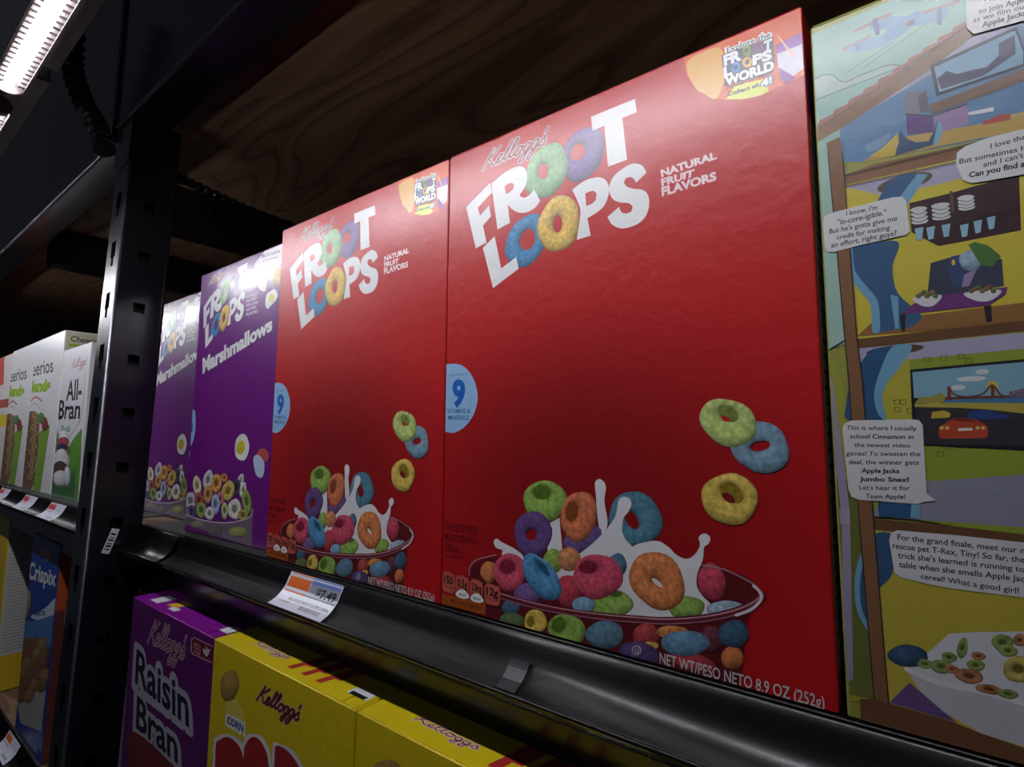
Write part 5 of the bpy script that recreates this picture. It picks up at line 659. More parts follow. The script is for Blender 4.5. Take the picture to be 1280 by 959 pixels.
('P','speech_bubble',(210,209,211),[149.9,612.3,156.2,634.9,173.6,647.3,334.6,648.2,482.7,644.8,634.7,644.1,623.5,489.4,472,483.8,298.5,481.1,252,484,176.1,494.5,158.9,509],[]),
('T','bubble_lettering',(41,38,43),'For the grand finale, meet our n',[172.6,615.8,481.7,612.7,482.9,630.8,173.8,636.9],0.004),
('T','bubble_lettering',(41,38,43),'rescue pet T-Rex, Tiny! So far, the',[158,586.1,479.9,585.3,481.2,604.1,159.1,607.2],0.004),
('T','bubble_lettering',(41,38,43),"trick she's learned is running to",[170.8,556.6,478.1,557.9,479.3,575.9,172,577.5],0.004),
('T','bubble_lettering',(41,38,43),'table when she smells Apple Jac',[172.1,527.4,476.2,529.1,477.4,547.8,173.3,548.3],0.004),
('T','bubble_lettering',(41,38,43),'cereal! What a good girl!',[227.6,500.1,461,492.6,462.2,511.3,228.6,517.2],0.004)],
}
SCRIPT = [[(.3,0),(.62,1.0),(.95,2.0)],[(1.75,1.95),(1.3,1.5),(.72,1.0),(1.05,.7),(1.45,.1),(1.75,.15)],
 [(1.75,.3),(2.15,.55),(2.3,.9),(2.05,1.0),(1.85,.6),(2.0,.1),(2.45,.25)],[(2.45,.25),(2.95,1.2),(3.15,1.85),(2.9,1.95),(2.72,1.1),(2.75,.15),(3.1,.25)],
 [(3.1,.25),(3.6,1.2),(3.8,1.85),(3.55,1.95),(3.37,1.1),(3.4,.15),(3.8,.3)],[(4.35,.95),(4.0,.8),(3.9,.35),(4.15,.05),(4.5,.25),(4.6,.7),(4.35,.95),(4.75,.8)],
 [(5.45,.85),(5.1,.95),(4.85,.5),(5.0,.08),(5.3,.25),(5.5,.9),(5.35,-.1),(5.05,-.8),(4.75,-.75),(4.95,-.25),(5.6,.2)],
 [(6.3,.85),(5.95,.95),(5.7,.5),(5.85,.08),(6.15,.25),(6.35,.9),(6.2,-.1),(5.9,-.8),(5.6,-.75),(5.8,-.25),(6.45,.2)],
 [(6.95,1.75),(6.8,1.35)],[(6.45,.2),(7.0,1.0),(7.0,.65),(7.2,.3),(6.95,.02),(6.65,.12)]]
def catmull(p, k=5):
    n = len(p); o = []
    for i in range(n-1):
        a, b2, c, d = p[max(i-1,0)], p[i], p[i+1], p[min(i+2,n-1)]
        for t in range(k):
            t /= k
            o.append(tuple(.5*(2*b2[j]+(c[j]-a[j])*t+(2*a[j]-5*b2[j]+4*c[j]-d[j])*t*t+(3*b2[j]-a[j]-3*c[j]+d[j])*t**3) for j in (0, 1)))
    o.append(p[-1]); return o
# all lettering is turned into meshes in one batch
TEXTS = {}
def prepare_text():
    keys = set((e[3], e[5]) for f in ART.values() for e in f if e[0] == 'T') | set(EXTRA_TEXT)
    tmp = []
    for t, bold in sorted(keys):
        cu = bpy.data.curves.new('t', 'FONT'); cu.body = t; cu.size = 1; cu.offset = (bold if bold < .06 else .02)+.012; cu.resolution_u = 3; cu.fill_mode = 'FRONT'
        o = bpy.data.objects.new('t', cu); C.objects.link(o); tmp.append((t, bold, o, cu))
    dg = bpy.context.evaluated_depsgraph_get(); dg.update()
    for t, bold, o, cu in tmp:
        me = o.evaluated_get(dg).to_mesh(); vs = [(v.co.x, v.co.y) for v in me.vertices]; fs = [tuple(p.vertices) for p in me.polygons]
        x0 = min(v[0] for v in vs); x1 = max(v[0] for v in vs)
        if bold >= .06:
            n = len(vs); base = list(vs); bf = list(fs)
            for k in range(10):
                dx, dy = math.cos(k*math.pi/5)*(bold-.02), math.sin(k*math.pi/5)*(bold-.02); m0 = len(vs)
                vs = vs+[(x+dx, y+dy) for x, y in base]; fs = fs+[tuple(i+m0 for i in f) for f in bf]
        TEXTS[(t, bold)] = ([((x-x0)/(x1-x0), y/CAP) for x, y in vs], fs); o.evaluated_get(dg).to_mesh_clear()
    for t, bold, o, cu in tmp: bpy.data.objects.remove(o); bpy.data.curves.remove(cu)
CAP = .76

EXTRA_TEXT = [('$7.49', .02), ("KELLOGG'S FROOT LOOPS CEREAL", .02), ('Cereals', .0), ('Cheerios', .0), ('8.9 OZ', .0)]
prepare_text()
STEP = 3e-6
def ribbon(pts, wd):
    """mitred strip with round ends; rises by a hair along its length so that crossings do not share a plane"""
    q = [pts[0]]
    for p in pts[1:]:
        if math.dist(p, q[-1]) > wd*.12: q.append(p)
    if len(q) < 2: q = [pts[0], pts[-1]]
    n = len(q); L = []; R = []
    for i in range(n):
        a, c = q[max(i-1, 0)], q[min(i+1, n-1)]; dx, dy = c[0]-a[0], c[1]-a[1]; l = math.hypot(dx, dy) or 1; nx, ny = -dy/l*wd/2, dx/l*wd/2
        L.append((q[i][0]+nx, q[i][1]+ny)); R.append((q[i][0]-nx, q[i][1]-ny))
    V = []
    for a, b2 in zip(L, R): V += [a, b2]
    F = [(2*i, 2*i+1, 2*i+3, 2*i+2) for i in range(n-1)]
    for e, (i, j) in enumerate(((0, 1), (n-1, n-2))):
        an = math.atan2(q[i][1]-q[j][1], q[i][0]-q[j][0]); k = len(V)
        V += [(q[i][0]+wd/2*math.cos(an-math.pi/2+m2*math.pi/5), q[i][1]+wd/2*math.sin(an-math.pi/2+m2*math.pi/5)) for m2 in range(6)]; F.append(tuple(range(k, k+6)))
    return V, F
def entry_mesh(e):
    """flat 2D mesh (metres) and vertex colours of one printed piece"""
    k = e[0]; col = lin(e[2])
    if k == 'P':
        loops = [[Vector((l[i]*1e-4, l[i+1]*1e-4, 0)) for i in range(0, len(l), 2)] for l in [e[3]]+list(e[4])]
        V = [v for l in loops for v in l]; F = tessellate_polygon(loops)
        return [(v.x, v.y) for v in V], F, [col]*len(V), False
    if k == 'T':
        q = [(e[4][i]*1e-4, e[4][i+1]*1e-4) for i in range(0, 8, 2)]; vs, F = TEXTS[(e[3], e[5])]
        V = [tuple((q[0][j]*(1-x)+q[1][j]*x)*(1-y)+(q[3][j]*(1-x)+q[2][j]*x)*y for j in (0, 1)) for x, y in vs]
        return V, F, [col]*len(V), False
    if k == 'S':
        p = [(e[3][i]*1e-4, e[3][i+1]*1e-4) for i in range(0, len(e[3]), 2)]; V, F = ribbon(p, e[4]*1e-3); return V, F, [col]*len(V), False
    if k == 'K':
        q = [(e[3][i]*1e-4, e[3][i+1]*1e-4) for i in range(0, 6, 2)]; V, F = [], []
        for s in SCRIPT:
            p = [(q[0][0]+(q[1][0]-q[0][0])*x/7.2+(q[2][0]-q[0][0])*y/2, q[0][1]+(q[1][1]-q[0][1])*x/7.2+(q[2][1]-q[0][1])*y/2) for x, y in catmull(s)]
            v, f = ribbon(p, e[4]*1e-3*.8); n = len(V); V += v; F += [tuple(i+n for i in g) for g in f]
        return V, F, [col]*len(V), False
    if k == 'L':   # photograph of a ring or round piece: tonal modelling is part of the printed picture
        o = [v*1e-4 for v in e[3]]; h = [v*1e-4 for v in e[4]] if e[4] else [o[0]-o[2]*.15, o[1]+o[3]*.1, 0, 0, 0, 0]; N = 28; R = 7; V, F, K = [], [], []
        for r in range(R):
            t = r/(R-1)
            for k2 in range(N):
                a = 2*math.pi*k2/N; ca, sa = math.cos(a), math.sin(a); wob = 1+.025*math.sin(a*3+o[0]*900)+.02*math.sin(a*5+o[1]*700)
                ox, oy = o[0]+(o[2]*ca+o[4]*sa)*wob, o[1]+(o[3]*ca+o[5]*sa)*wob; hx, hy = h[0]+h[2]*ca+h[4]*sa, h[1]+h[3]*ca+h[5]*sa
                V.append((hx*(1-t)+ox*t, hy*(1-t)+oy*t))
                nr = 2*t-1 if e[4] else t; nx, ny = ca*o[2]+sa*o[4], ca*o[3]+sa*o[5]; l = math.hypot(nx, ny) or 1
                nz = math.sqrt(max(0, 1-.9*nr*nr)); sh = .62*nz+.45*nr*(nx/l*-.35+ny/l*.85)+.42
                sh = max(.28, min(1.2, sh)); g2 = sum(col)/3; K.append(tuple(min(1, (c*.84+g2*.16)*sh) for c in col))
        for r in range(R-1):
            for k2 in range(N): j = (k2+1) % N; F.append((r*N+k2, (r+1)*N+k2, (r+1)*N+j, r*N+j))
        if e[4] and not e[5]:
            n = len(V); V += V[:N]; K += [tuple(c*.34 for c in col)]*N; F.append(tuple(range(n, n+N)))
        elif not e[4]: F.append(tuple(range(N)))
        return V, F, K, True
def art_piece(e, level, parent, rect, place, base=0.0):
    V, F, K, grain = entry_mesh(e)
    bm = bmesh.new(); cl = bm.verts.layers.float_color.new('Col'); vs = []
    for (x, y), c in zip(V, K):
        v = bm.verts.new((x, (2e-6*len(vs)/len(V) if e[0] in 'SK' or (e[0] == 'T' and e[5] >= .06) else 0), y)); v[cl] = (*c, 1); vs.append(v)
    for f in F:
        try: bm.faces.new([vs[i] for i in f])
        except ValueError: pass
    if rect:
        for co, no in (((rect[0],0,0),(-1,0,0)),((rect[2],0,0),(1,0,0)),((0,0,rect[1]),(0,0,-1)),((0,0,rect[3]),(0,0,1))):
            bmesh.ops.bisect_plane(bm, geom=bm.verts[:]+bm.edges[:]+bm.faces[:], plane_co=co, plane_no=no, clear_outer=True)
    if not bm.faces: bm.free(); return
    off = base+STEP*(level+1)
    for v in bm.verts: v.co = place(v.co.x, v.co.z, off+v.co.y)
    o = obj(e[1], bm, M['grain' if grain else 'print'], parent); return o
def front(x, z, off): return (x, -off, z)
def apply_art(key, parent, rect, place=front, base=0.0):
    for i, e in enumerate(ART[key]): art_piece(e, i, parent, rect, place, base)
def flat(name, col, pts, parent, level, place, grain=False):
    return art_piece(('P', name, col, [v*1e4 for p in pts for v in p], []), level, parent, None, place)
def text_on(name, col, t, bold, q, parent, level, place):
    return art_piece(('T', name, col, t, [v*1e4 for p in q for v in p], bold), level, parent, None, place)

# ---------------------------------------------------------------- setting
def struct(name, bm, m): return tag(obj(name, bm, m), None, None, None, 'structure')
struct('floor', boxes((-4, 4, -2.5, 1.2, -1.02, -1.0)), M['floor'])
struct('wall_back', boxes((-4, 4, .62, .66, -1.0, 1.4)), M['dark'])

# ---------------------------------------------------------------- rack
ZL = -0.3258
XP = -.45           # right hand side of the near upright
def plate(bm, us, vs, skip, fn):
    """perforated plate: grid cells left out are holes"""
    for i in range(len(us)-1):
        for j in range(len(vs)-1):
            if (i, j) in skip: continue
            bm.faces.new([bm.verts.new(fn(u, v)) for u, v in ((us[i],vs[j]),(us[i+1],vs[j]),(us[i+1],vs[j+1]),(us[i],vs[j+1]))])
    bmesh.ops.remove_doubles(bm, verts=bm.verts, dist=1e-5)
def upright(name, label, loc):
    t = thing(name, label, 'upright', loc)
    zs = [-1.0]; sk = set(); sk2 = set(); z = -.9175
    hz = []
    while z < .43: hz.append(z); z += .0575
    for h in hz: zs += [h-.0055, h+.0055]
    zs.append(.4465)
    bm = bmesh.new(); us = [-.043, -.0262, -.0150, .001]
    for k in range(len(hz)): sk.add((1, 2*k+1))
    plate(bm, us, zs, sk, lambda u, v: (0, u, v))
    o = obj('side_plate', bm, M['black'], t); s = o.modifiers.new('thick', 'SOLIDIFY'); s.thickness = .002; s.offset = -1
    zf = [-1.0]; kk = []
    for h in hz: zf += [h-.012, h-.002, h+.016]; kk.append(len(zf)-3)
    zf.append(.4465); us = [-.043, -.030, -.0265, -.0195, -.016, -.001]; sk = set()
    for k in kk: sk |= {(2, k), (1, k+1), (2, k+1), (3, k+1)}
    bm = bmesh.new(); plate(bm, us, zf, sk, lambda u, v: (u, -.0435, v))
    o = obj('front_plate', bm, M['black'], t); s = o.modifiers.new('thick', 'SOLIDIFY'); s.thickness = .002; s.offset = -1
    obj('corner_fold', tube(bmesh.new(), [(-.0012, -.0426, -1.0), (-.0012, -.0426, .4465)], .0018, 8), M['edge'], t, True)
    obj('rear_lip', boxes((-.008, .0005, .0005, .003, -1.0, .4465)), M['black'], t)
    obj('side_lip', boxes((-.0455, -.0425, -.043, -.034, -1.0, .4465)), M['black'], t)
    obj('inner_web', boxes((-.043, -.014, -.004, -.002, -1.0, .4465), (-.016, -.014, -.040, -.004, -1.0, .4465)), M['blackrough'], t)
    return t
up = upright('rack_upright', 'black steel rack upright with slots between the two shelf bays', (XP, -.004, 0)); up.rotation_euler.x = math.radians(-1.25)
# splice sleeve on the upright under the beam
obj('splice_sleeve', boxes((-.0465, .0016, -.0455, -.0435, .392, .4464), (.0004, .0018, -.0455, .002, .392, .4464)), M['black'], up)
def beam(name, label, x0, x1, y0, y1, z0, z1, lip=True):
    t = thing(name, label, 'beam', ((x0+x1)/2, (y0+y1)/2, z0)); h = (x1-x0)/2; d = (y1-y0)/2
    obj('beam_body', boxes((-h, h, -d, d, 0, z1-z0)), M['black'], t, bevel=.0034)
    obj('front_bend', tube(bmesh.new(), [(-h, -d+.0014, .0014), (h, -d+.0014, .0014)], .0022, 10), M['edge'], t, True)  # tube added along the bend to carry the painted lit line
    for s in (-1, 1): obj('end_plate', boxes((s*h-.002*(s > 0)-.0*(s < 0), s*h+.002*(s < 0), -d-.0025, -d-.0002, .004, z1-z0-.004)), M['black'], t)
    return t
beam('shelf_beam', 'black upper front beam above the red and purple boxes', XP-.0455, 1.1, -.0425, -.0005, .447, .74)
beam('shelf_beam', 'black upper front beam above the white boxes in the far bay', -3.4, XP-.049, -.0425, -.0005, .43, .74)
beam('shelf_beam', 'black front beam under the price strip of the red boxes', XP+.003, 1.1, .0015, .03, -.07, -.02)
beam('shelf_beam', 'black front beam under the white boxes of the far bay', -3.4, XP-.049, .0015, .03, -.07, -.02)
beam('shelf_beam', 'low black front beam below the purple and yellow boxes', XP+.003, 1.1, -.034, -.006, ZL-.072, ZL-.021)
beam('shelf_beam', 'low black front beam below the dark blue box', -3.4, XP-.049, .0015, .03, -.42, -.37)
beam('shelf_beam', 'black rear beam at the back of the near bay, top', XP+.003, 1.1, .57, .6, .447, .49)
beam('shelf_beam', 'black rear beam at the back of the far bay, top', -3.4, XP-.049, .57, .6, .40, .46)
def deck(label, x0, x1, z, y0=.0):
    o = obj('shelf_deck', boxes((x0, x1, y0, .6, z-.018, z)), M['wood']); return tag(o, label, 'shelf deck')
deck('dark plywood shelf seen from below, over the red boxes', -.4725, 1.1, .487, .001)
deck('plywood shelf seen from below, over the white boxes', -3.4, -.4735, .487, .001)
deck('plywood shelf that carries the red and purple boxes', -.4725, 1.1, -.0012)
deck('plywood shelf that carries the white boxes', -3.4, -.4735, -.0012)
deck('low plywood shelf under the purple and yellow boxes', XP+.003, 1.1, ZL-.001, -.036)
deck('low plywood shelf under the dark blue box', -3.4, XP-.049, -.351)
def tie(label, x0, x1, z0, z1, y0=.004, y1=.6, holes=(.05, .11), clip=.004):
    t = thing('side_tie', label, 'tie bar', (x1, y0, z0)); d = x1-x0; L = y1-y0; hh = z1-z0
    ys = [0]; sk = set()
    for i, h in enumerate(holes): ys += [h-.004, h+.004]; sk.add((2*i+1, 1))
    ys.append(L); bm = bmesh.new(); plate(bm, ys, [0, hh*.45, hh*.7, hh], sk, lambda u, v: (0, u, v)); o = obj('tie_face', bm, M['black'], t)
    s = o.modifiers.new('thick', 'SOLIDIFY'); s.thickness = .002; s.offset = -1
    obj('tie_flange', boxes((-d, .0, 0, L, -.0021, -.0001)), M['black'], t); obj('tie_flange', boxes((-d, -.002, 0, L, hh, hh+.002)), M['black'], t)
    obj('end_clip', boxes((.0, .0025, -.003, .0035, -.012, hh+clip)), M['black'], t)
    obj('tie_core', boxes((-.012, -.010, 0, L, .0, hh)), M['blackrough'], t)
    return t
tie('black tie bar running back from the upright behind the purple boxes', -.49, XP, .338, .384)
tie('black cross bar under the plywood in the far bay', -1.04, -1.0, .404, .462, holes=(.2,), clip=.001)

# ---------------------------------------------------------------- price channel along the shelf edge
PROF = [(-.0012,-.0006),(-.0024,-.0004),(-.0036,-.0015),(-.0050,-.0042),(-.0068,-.0075),(-.0088,-.0118),(-.0118,-.0155),(-.0158,-.0186),(-.0205,-.0208),(-.0226,-.0214)]
def prof_len():
    l = [0]
    for a, b2 in zip(PROF[2:], PROF[3:]): l.append(l[-1]+math.dist(a, b2))
    return l
PL = prof_len()
def on_prof(s):
    s = max(0, min(PL[-1]-1e-6, s))
    for i in range(len(PL)-1):
        if s <= PL[i+1]:
            t = (s-PL[i])/(PL[i+1]-PL[i]); a, b2 = PROF[2+i], PROF[3+i]; dy, dz = b2[0]-a[0], b2[1]-a[1]; l = math.hypot(dy, dz)
            return a[0]+dy*t, a[1]+dz*t, dz/l, -dy/l      # point and outward normal (towards aisle and up)
def channel(label, x0, x1, z, dy=0, leg=.05):
    t = thing('price_channel', label, 'price strip', (x0, dy, z)); L = x1-x0
    o = obj('channel_face', extrude_x(PROF, 0, L), M['plastic'], t, True); s = o.modifiers.new('thick', 'SOLIDIFY'); s.thickness = .0012; s.offset = 1
    obj('top_bead', tube(bmesh.new(), [(0, -.0024, -.0003), (L, -.0024, -.0003)], .0008, 8), M['plastic'], t, True)
    obj('bottom_bead', tube(bmesh.new(), [(0, -.0229, -.0212), (L, -.0229, -.0212)], .0010, 8), M['plastic'], t, True)
    obj('clear_edge', tube(bmesh.new(), [(0, -.0226, -.0240), (L, -.0226, -.0240)], .0011, 10), M['clear'], t, True)
    obj('mounting_web', boxes((0, L, -.0020, .0012, -.0195, -.0015)), M['blackrough'], t)
    return t
channel('black curved price strip under the red boxes', -.338, 1.1, 0)
channel('short black price strip piece beside the upright', XP+.004, -.346, -.0003, -.0012)
channel('black price strip in front of the white boxes of the far bay', -3.4, XP-.052, 0)
channel('low black price strip in front of the dark blue box', -3.4, XP-.052, -.35)
channel('low black price strip below the yellow boxes', XP+.004, 1.1, ZL, -.037)
for a, b2, lb in ((XP+.004, 1.1, 'thin black steel strip on the shelf edge under the red boxes'), (-3.4, XP-.052, 'thin black steel strip on the shelf edge under the white boxes')):
    tag(obj('edge_strip', boxes((a, b2, .0002, .06, -.0011, -.0002)), M['blackrough']), lb, 'edge strip')
def price_label(label, x, wd, z, orange=(232, 110, 40), full=False, s0=.0015, s1=None):
    s1 = s1 or PL[-1]-.0008
    def place(u, v, off):
        y, zz, ny, nz = on_prof(s1-(s1-s0)*v/1.0); o2 = .0004+off
        return (u*wd, y+ny*o2, zz+nz*o2)
    t = thing('price_label', label, 'price label', (x, -.0, z))
    def cell(name, col, a, b2, c, d, lv):
        n = 8; bm = bmesh.new(); cl = bm.verts.layers.float_color.new('Col'); rows = []
        for i in range(n+1):
            v = b2+(d-b2)*i/n; rows.append([bm.verts.new(place(a, v, STEP*lv)), bm.verts.new(place(c, v, STEP*lv))])
        for vv in bm.verts: vv[cl] = (*lin(col), 1)
        for i in range(n): bm.faces.new((rows[i][0], rows[i][1], rows[i+1][1], rows[i+1][0]))
        return obj(name, bm, M['print'], t)
    p = cell('paper', (214, 214, 232), 0, 0, 1, 1, 1)
    o = p.modifiers.new('thick', 'SOLIDIFY'); o.thickness = .0002; o.offset = -1
    cell('orange_block', orange, .03, .40, .45, .99, 3)
    if full:
        cell('price_panel', (150, 152, 168), .46, .50, .99, .99, 3); cell('price_band', (95, 120, 190), .46, .84, .99, .99, 5)
        place2 = lambda u, v, off: place(u, v, off)
        text_on('price_lettering', (35, 33, 38), '$7.49', .02, [(.6, .57), (.95, .57), (.95, .8), (.6, .8)], t, 8, place2)
        text_on('product_lettering', (40, 38, 48), "KELLOGG'S FROOT LOOPS CEREAL", .02, [(.22, .30), (.97, .30), (.97, .38), (.22, .38)], t, 9, place2)
        text_on('small_lettering', (70, 70, 90), 'Cereals', .0, [(.1, .19), (.3, .19), (.3, .26), (.1, .26)], t, 8, place2)
        text_on('small_lettering', (90, 90, 110), '8.9 OZ', .0, [(.76, .42), (.9, .42), (.9, .47), (.76, .47)], t, 8, place2)
    x2 = .52
    random.seed(int(abs(x)*1000))
    while x2 < .88:
        b3 = random.choice((.006, .01, .014)); cell('barcode_bar', (45, 45, 60), x2, .1, x2+b3, .24, 7); x2 += b3+random.choice((.008, .014))
    return t
price_label('paper price label reading seven forty-nine under the second red box', -.147, .063, 0, full=True)
price_label('white price label on the near end of the far strip, left of the upright', -.79, .075, 0, (215, 70, 70))
price_label('white price label in the middle of the far strip, under the white boxes', -.945, .075, 0, (215, 70, 70))
price_label('white price label at the picture edge on the far strip', -1.13, .075, 0, (215, 70, 70))
price_label('lower price label with orange corner nearest the upright foot', -.70, .07, -.35)
price_label('lower price label with orange corner under the dark blue box', -.905, .07, -.35)
def holder(label, x, wd, z):
    t = thing('label_sleeve', label, 'label sleeve', (x, 0, z)); bm = bmesh.new(); rows = []
    for i in range(9):
        y, zz, ny, nz = on_prof(.011+(PL[-1]-.0125)*i/8); rows.append([bm.verts.new((0, y+ny*.0006, zz+nz*.0006)), bm.verts.new((wd, y+ny*.0006, zz+nz*.0006))])
    for i in range(8): bm.faces.new((rows[i][0], rows[i+1][0], rows[i+1][1], rows[i][1]))
    o = obj('sleeve', bm, M['sleeve'], t)
    return t
holder('short grey sleeve on the price strip below the near red box', .057, .011, 0)

# ---------------------------------------------------------------- cartons
def carton(name, label, cat, loc, wd, ht, dp, col, top_col=None, group=None, seam=True, rotz=0, gloss=.8, croug=.27):
    t = thing(name, label, cat, loc, group); t.rotation_euler.z = rotz
    c = mat(name+'_card', col, .38, 0, gloss, .4, 130, croug=croug); o = obj('carton', boxes((0, wd, 0, dp, 0, ht)), c, t, bevel=.0009)
    tm = mat(name+'_top_card', top_col, .32, 0, .2, .1, 260) if top_col else c
    obj('top_flap', boxes((.0012, wd-.014, .0012, dp-.0012, ht+.00005, ht+.0006)), tm, t)
    obj('tuck_tab', boxes((wd-.0125, wd-.0012, .0012, dp-.0012, ht+.00005, ht+.0005)), tm, t)
    obj('fold_edge', tube(bmesh.new(), [(.001, .0007, ht-.0004), (wd-.001, .0007, ht-.0004)], .0009, 6), tm, t, True)
    return t
H1 = 0.26620
RED = (192, 22, 28)
fl = carton('cereal_box', 'nearest bright red cereal box with loops in a glass bowl, beside the comic panel box', 'cereal box', (0, 0, 0), .193, H1, .052, RED, group='red loop cereal boxes')
# the panel's background: bright red at the top and edges, darkening to maroon behind the bowl
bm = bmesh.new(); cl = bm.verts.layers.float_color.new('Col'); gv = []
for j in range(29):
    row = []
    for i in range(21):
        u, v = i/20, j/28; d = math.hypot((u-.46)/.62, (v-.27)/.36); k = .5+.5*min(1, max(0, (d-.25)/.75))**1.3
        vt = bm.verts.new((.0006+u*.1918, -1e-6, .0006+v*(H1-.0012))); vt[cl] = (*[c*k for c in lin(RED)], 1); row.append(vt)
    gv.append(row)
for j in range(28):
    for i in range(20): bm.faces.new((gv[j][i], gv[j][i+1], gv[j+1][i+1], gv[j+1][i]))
obj('front_background', bm, M['print'], fl)
apply_art('FL', fl, (.0006, .0006, .1924, H1-.0006))
def side_r(x, z, off): return (.193+off, x, z)
flat('nutrition_panel', (205, 205, 200), [(.004, .012), (.05, .012), (.05, .222), (.004, .222)], fl, 2, side_r)
flat('side_badge', (110, 40, 130), [(.001, .224), (.05, .224), (.05, .243), (.001, .243)], fl, 2, side_r)
for i in range(34): flat('nutrition_line', (70, 70, 72), [(.006, .018+i*.006), (.046-.008*(i % 3), .018+i*.006), (.046-.008*(i % 3), .0195+i*.006), (.006, .0195+i*.006)], fl, 4, side_r)
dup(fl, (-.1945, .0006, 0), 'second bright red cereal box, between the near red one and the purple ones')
HM = .2635
mb = carton('cereal_box', 'purple marshmallow cereal box next to the red boxes', 'cereal box', (-0.3760, .012, 0), .178, HM, .05, (112, 14, 128), gloss=1.0, croug=.17, group='purple marshmallow cereal boxes')
apply_art('MB', mb, (.0006, .0006, .1774, HM-.0006))
dup(mb, (-.574, .038, 0), 'purple marshmallow cereal box half hidden by the steel upright')
aj = carton('cereal_box', 'cereal box at the right edge showing a comic house cutaway with speech bubbles', 'cereal box', (.1953, 0, 0), .193, .2555, .05, (150, 150, 70))
apply_art('AJ', aj, (.0006, .0006, .1924, .2549))
HR = .27
rb = carton('cereal_box', 'deep purple raisin bran box on the lower shelf beside the upright', 'cereal box', (-0.3706, -.03, ZL), 0.1648, HR, .062, (92, 16, 102), (128, 20, 140))
apply_art('RB', rb, (.0006, .0006, 0.1648-.0006, HR-.0006))
def top(ht): return lambda x, y, off: (x, y, ht+.0006+off)
def tq(x0, x1, y0, y1, sk=0): return [(x0, y0), (x1, y0), (x1+sk, y1), (x0+sk, y1)]
flat('top_print', (225, 222, 228), tq(.022, .040, .006, .022), rb, 2, top(HR)); flat('top_print', (235, 190, 40), tq(.050, .066, .010, .024, .004), rb, 2, top(HR))
flat('top_print', (225, 222, 228), tq(.062, .076, .006, .012), rb, 3, top(HR)); flat('top_print', (225, 228, 228), tq(.150, .164, .010, .022), rb, 2, top(HR))
cp = carton('cereal_box', 'yellow corn cereal box with red lettering beside the purple raisin bran', 'cereal box', (-0.2049, -.03, ZL), 0.1693, HR, .06, (222, 196, 22), group='yellow corn cereal boxes')
apply_art('CP', cp, (.0006, .0006, 0.1693-.0006, HR-.0006))
art_piece(('K', 'top_script', (225, 215, 200), [300, 130, 760, 130, 300, 190], 2.6), 2, cp, None, top(HR)); art_piece(('K', 'top_script', (150, 50, 55), [300, 130, 760, 130, 300, 190], 1.1), 3, cp, None, top(HR))
for x0 in (.088, .104, .120): flat('top_letter', (178, 45, 48), tq(x0, x0+.006, .007, .034, .006), cp, 3, top(HR)); flat('top_letter', (178, 45, 48), tq(x0+.008, x0+.0135, .016, .034, .004), cp, 4, top(HR))
flat('top_barcode', (225, 228, 230), tq(.148, .166, .010, .019), cp, 2, top(HR)); flat('top_barcode', (30, 30, 34), tq(.150, .164, .010, .0135), cp, 3, top(HR))
dup(cp, (-0.2049+0.1693+.0015, -.0298, ZL), 'yellow corn cereal box under the price strip of the near red box')
nb = carton('cereal_box', 'dark blue topped cereal box squeezed behind the upright on the lower shelf', 'cereal box', (-.655, .008, -.35), .188, .268, .055, (40, 75, 150), (190, 110, 70))
flat('front_photo', (120, 85, 60), [(.01, .02), (.187, .02), (.187, .2), (.01, .22)], nb, 2, front); flat('front_panel', (170, 165, 165), [(.12, .05), (.187, .05), (.187, .17), (.12, .17)], nb, 4, front)
ab = carton('cereal_box', 'white and green bran buds box against the left side of the upright', 'cereal box', (-.868, .01, 0), .139, .229, .05, (226, 225, 230))
apply_art('AB', ab, (.0006, .0006, .1384, .2284))
ch = carton('cereal_box', 'white oat ring cereal box next to the bran buds box', 'cereal box', (-1.0605, .01, 0), .187, .264, .055, (224, 222, 226), group='white oat ring cereal boxes')
apply_art('CH', ch, (.0006, .0006, .1864, .2634))
def side_ch(x, z, off): return (.187+off, x, z)
flat('side_panel', (205, 200, 170), [(.002, .21), (.053, .21), (.053, .262), (.002, .262)], ch, 2, side_ch)
text_on('side_lettering', (25, 25, 40), 'Cheerios', .0, [(.008, .247), (.05, .247), (.05, .257), (.008, .257)], ch, 4, side_ch)
flat('side_band', (150, 180, 60), [(.006, .238), (.05, .238), (.05, .243), (.006, .243)], ch, 4, side_ch)
dup(ch, (-1.2505, .011, 0), 'white oat ring cereal box, farther from the upright of the two')
hn = carton('cereal_box', 'pale cereal box with red corner and yellow patch at the left picture edge', 'cereal box', (-1.4415, .012, 0), .187, .262, .055, (224, 214, 214), (205, 110, 80))
flat('red_band', (190, 90, 75), [(.001, .15), (.186, .15), (.186, .168), (.001, .168)], hn, 2, front); flat('yellow_patch', (230, 205, 50), [(.08, .11), (.186, .11), (.186, .135), (.08, .135)], hn, 2, front); flat('red_corner', (205, 90, 70), [(.001, .2), (.12, .2), (.1, .261), (.001, .261)], hn, 2, front)
cx = carton('cereal_box', 'dark blue cereal box with white lettering on the low far shelf', 'cereal box', (-.90, 0, -.35), .152, .29, .05, (18, 62, 150), (40, 52, 78))
apply_art('CX', cx, (.0006, .0006, .1514, .2894))
def side_cx(x, z, off): return (.152+off, x, z)
flat('side_panel', (120, 60, 50), [(.001, .001), (.049, .001), (.049, .2), (.001, .2)], cx, 1, side_cx); flat('side_panel', (205, 90, 45), [(.001, .2), (.049, .2), (.049, .285), (.001, .285)], cx, 1, side_cx)
flat('side_mark', (225, 215, 205), [(.012, .12), (.03, .14), (.03, .215), (.012, .2)], cx, 3, side_cx)
yb = carton('cereal_box', 'yellow box with a white nutrition side panel at the lower left edge', 'cereal box', (-1.265, 0, -.35), .193, .294, .06, (225, 190, 30))
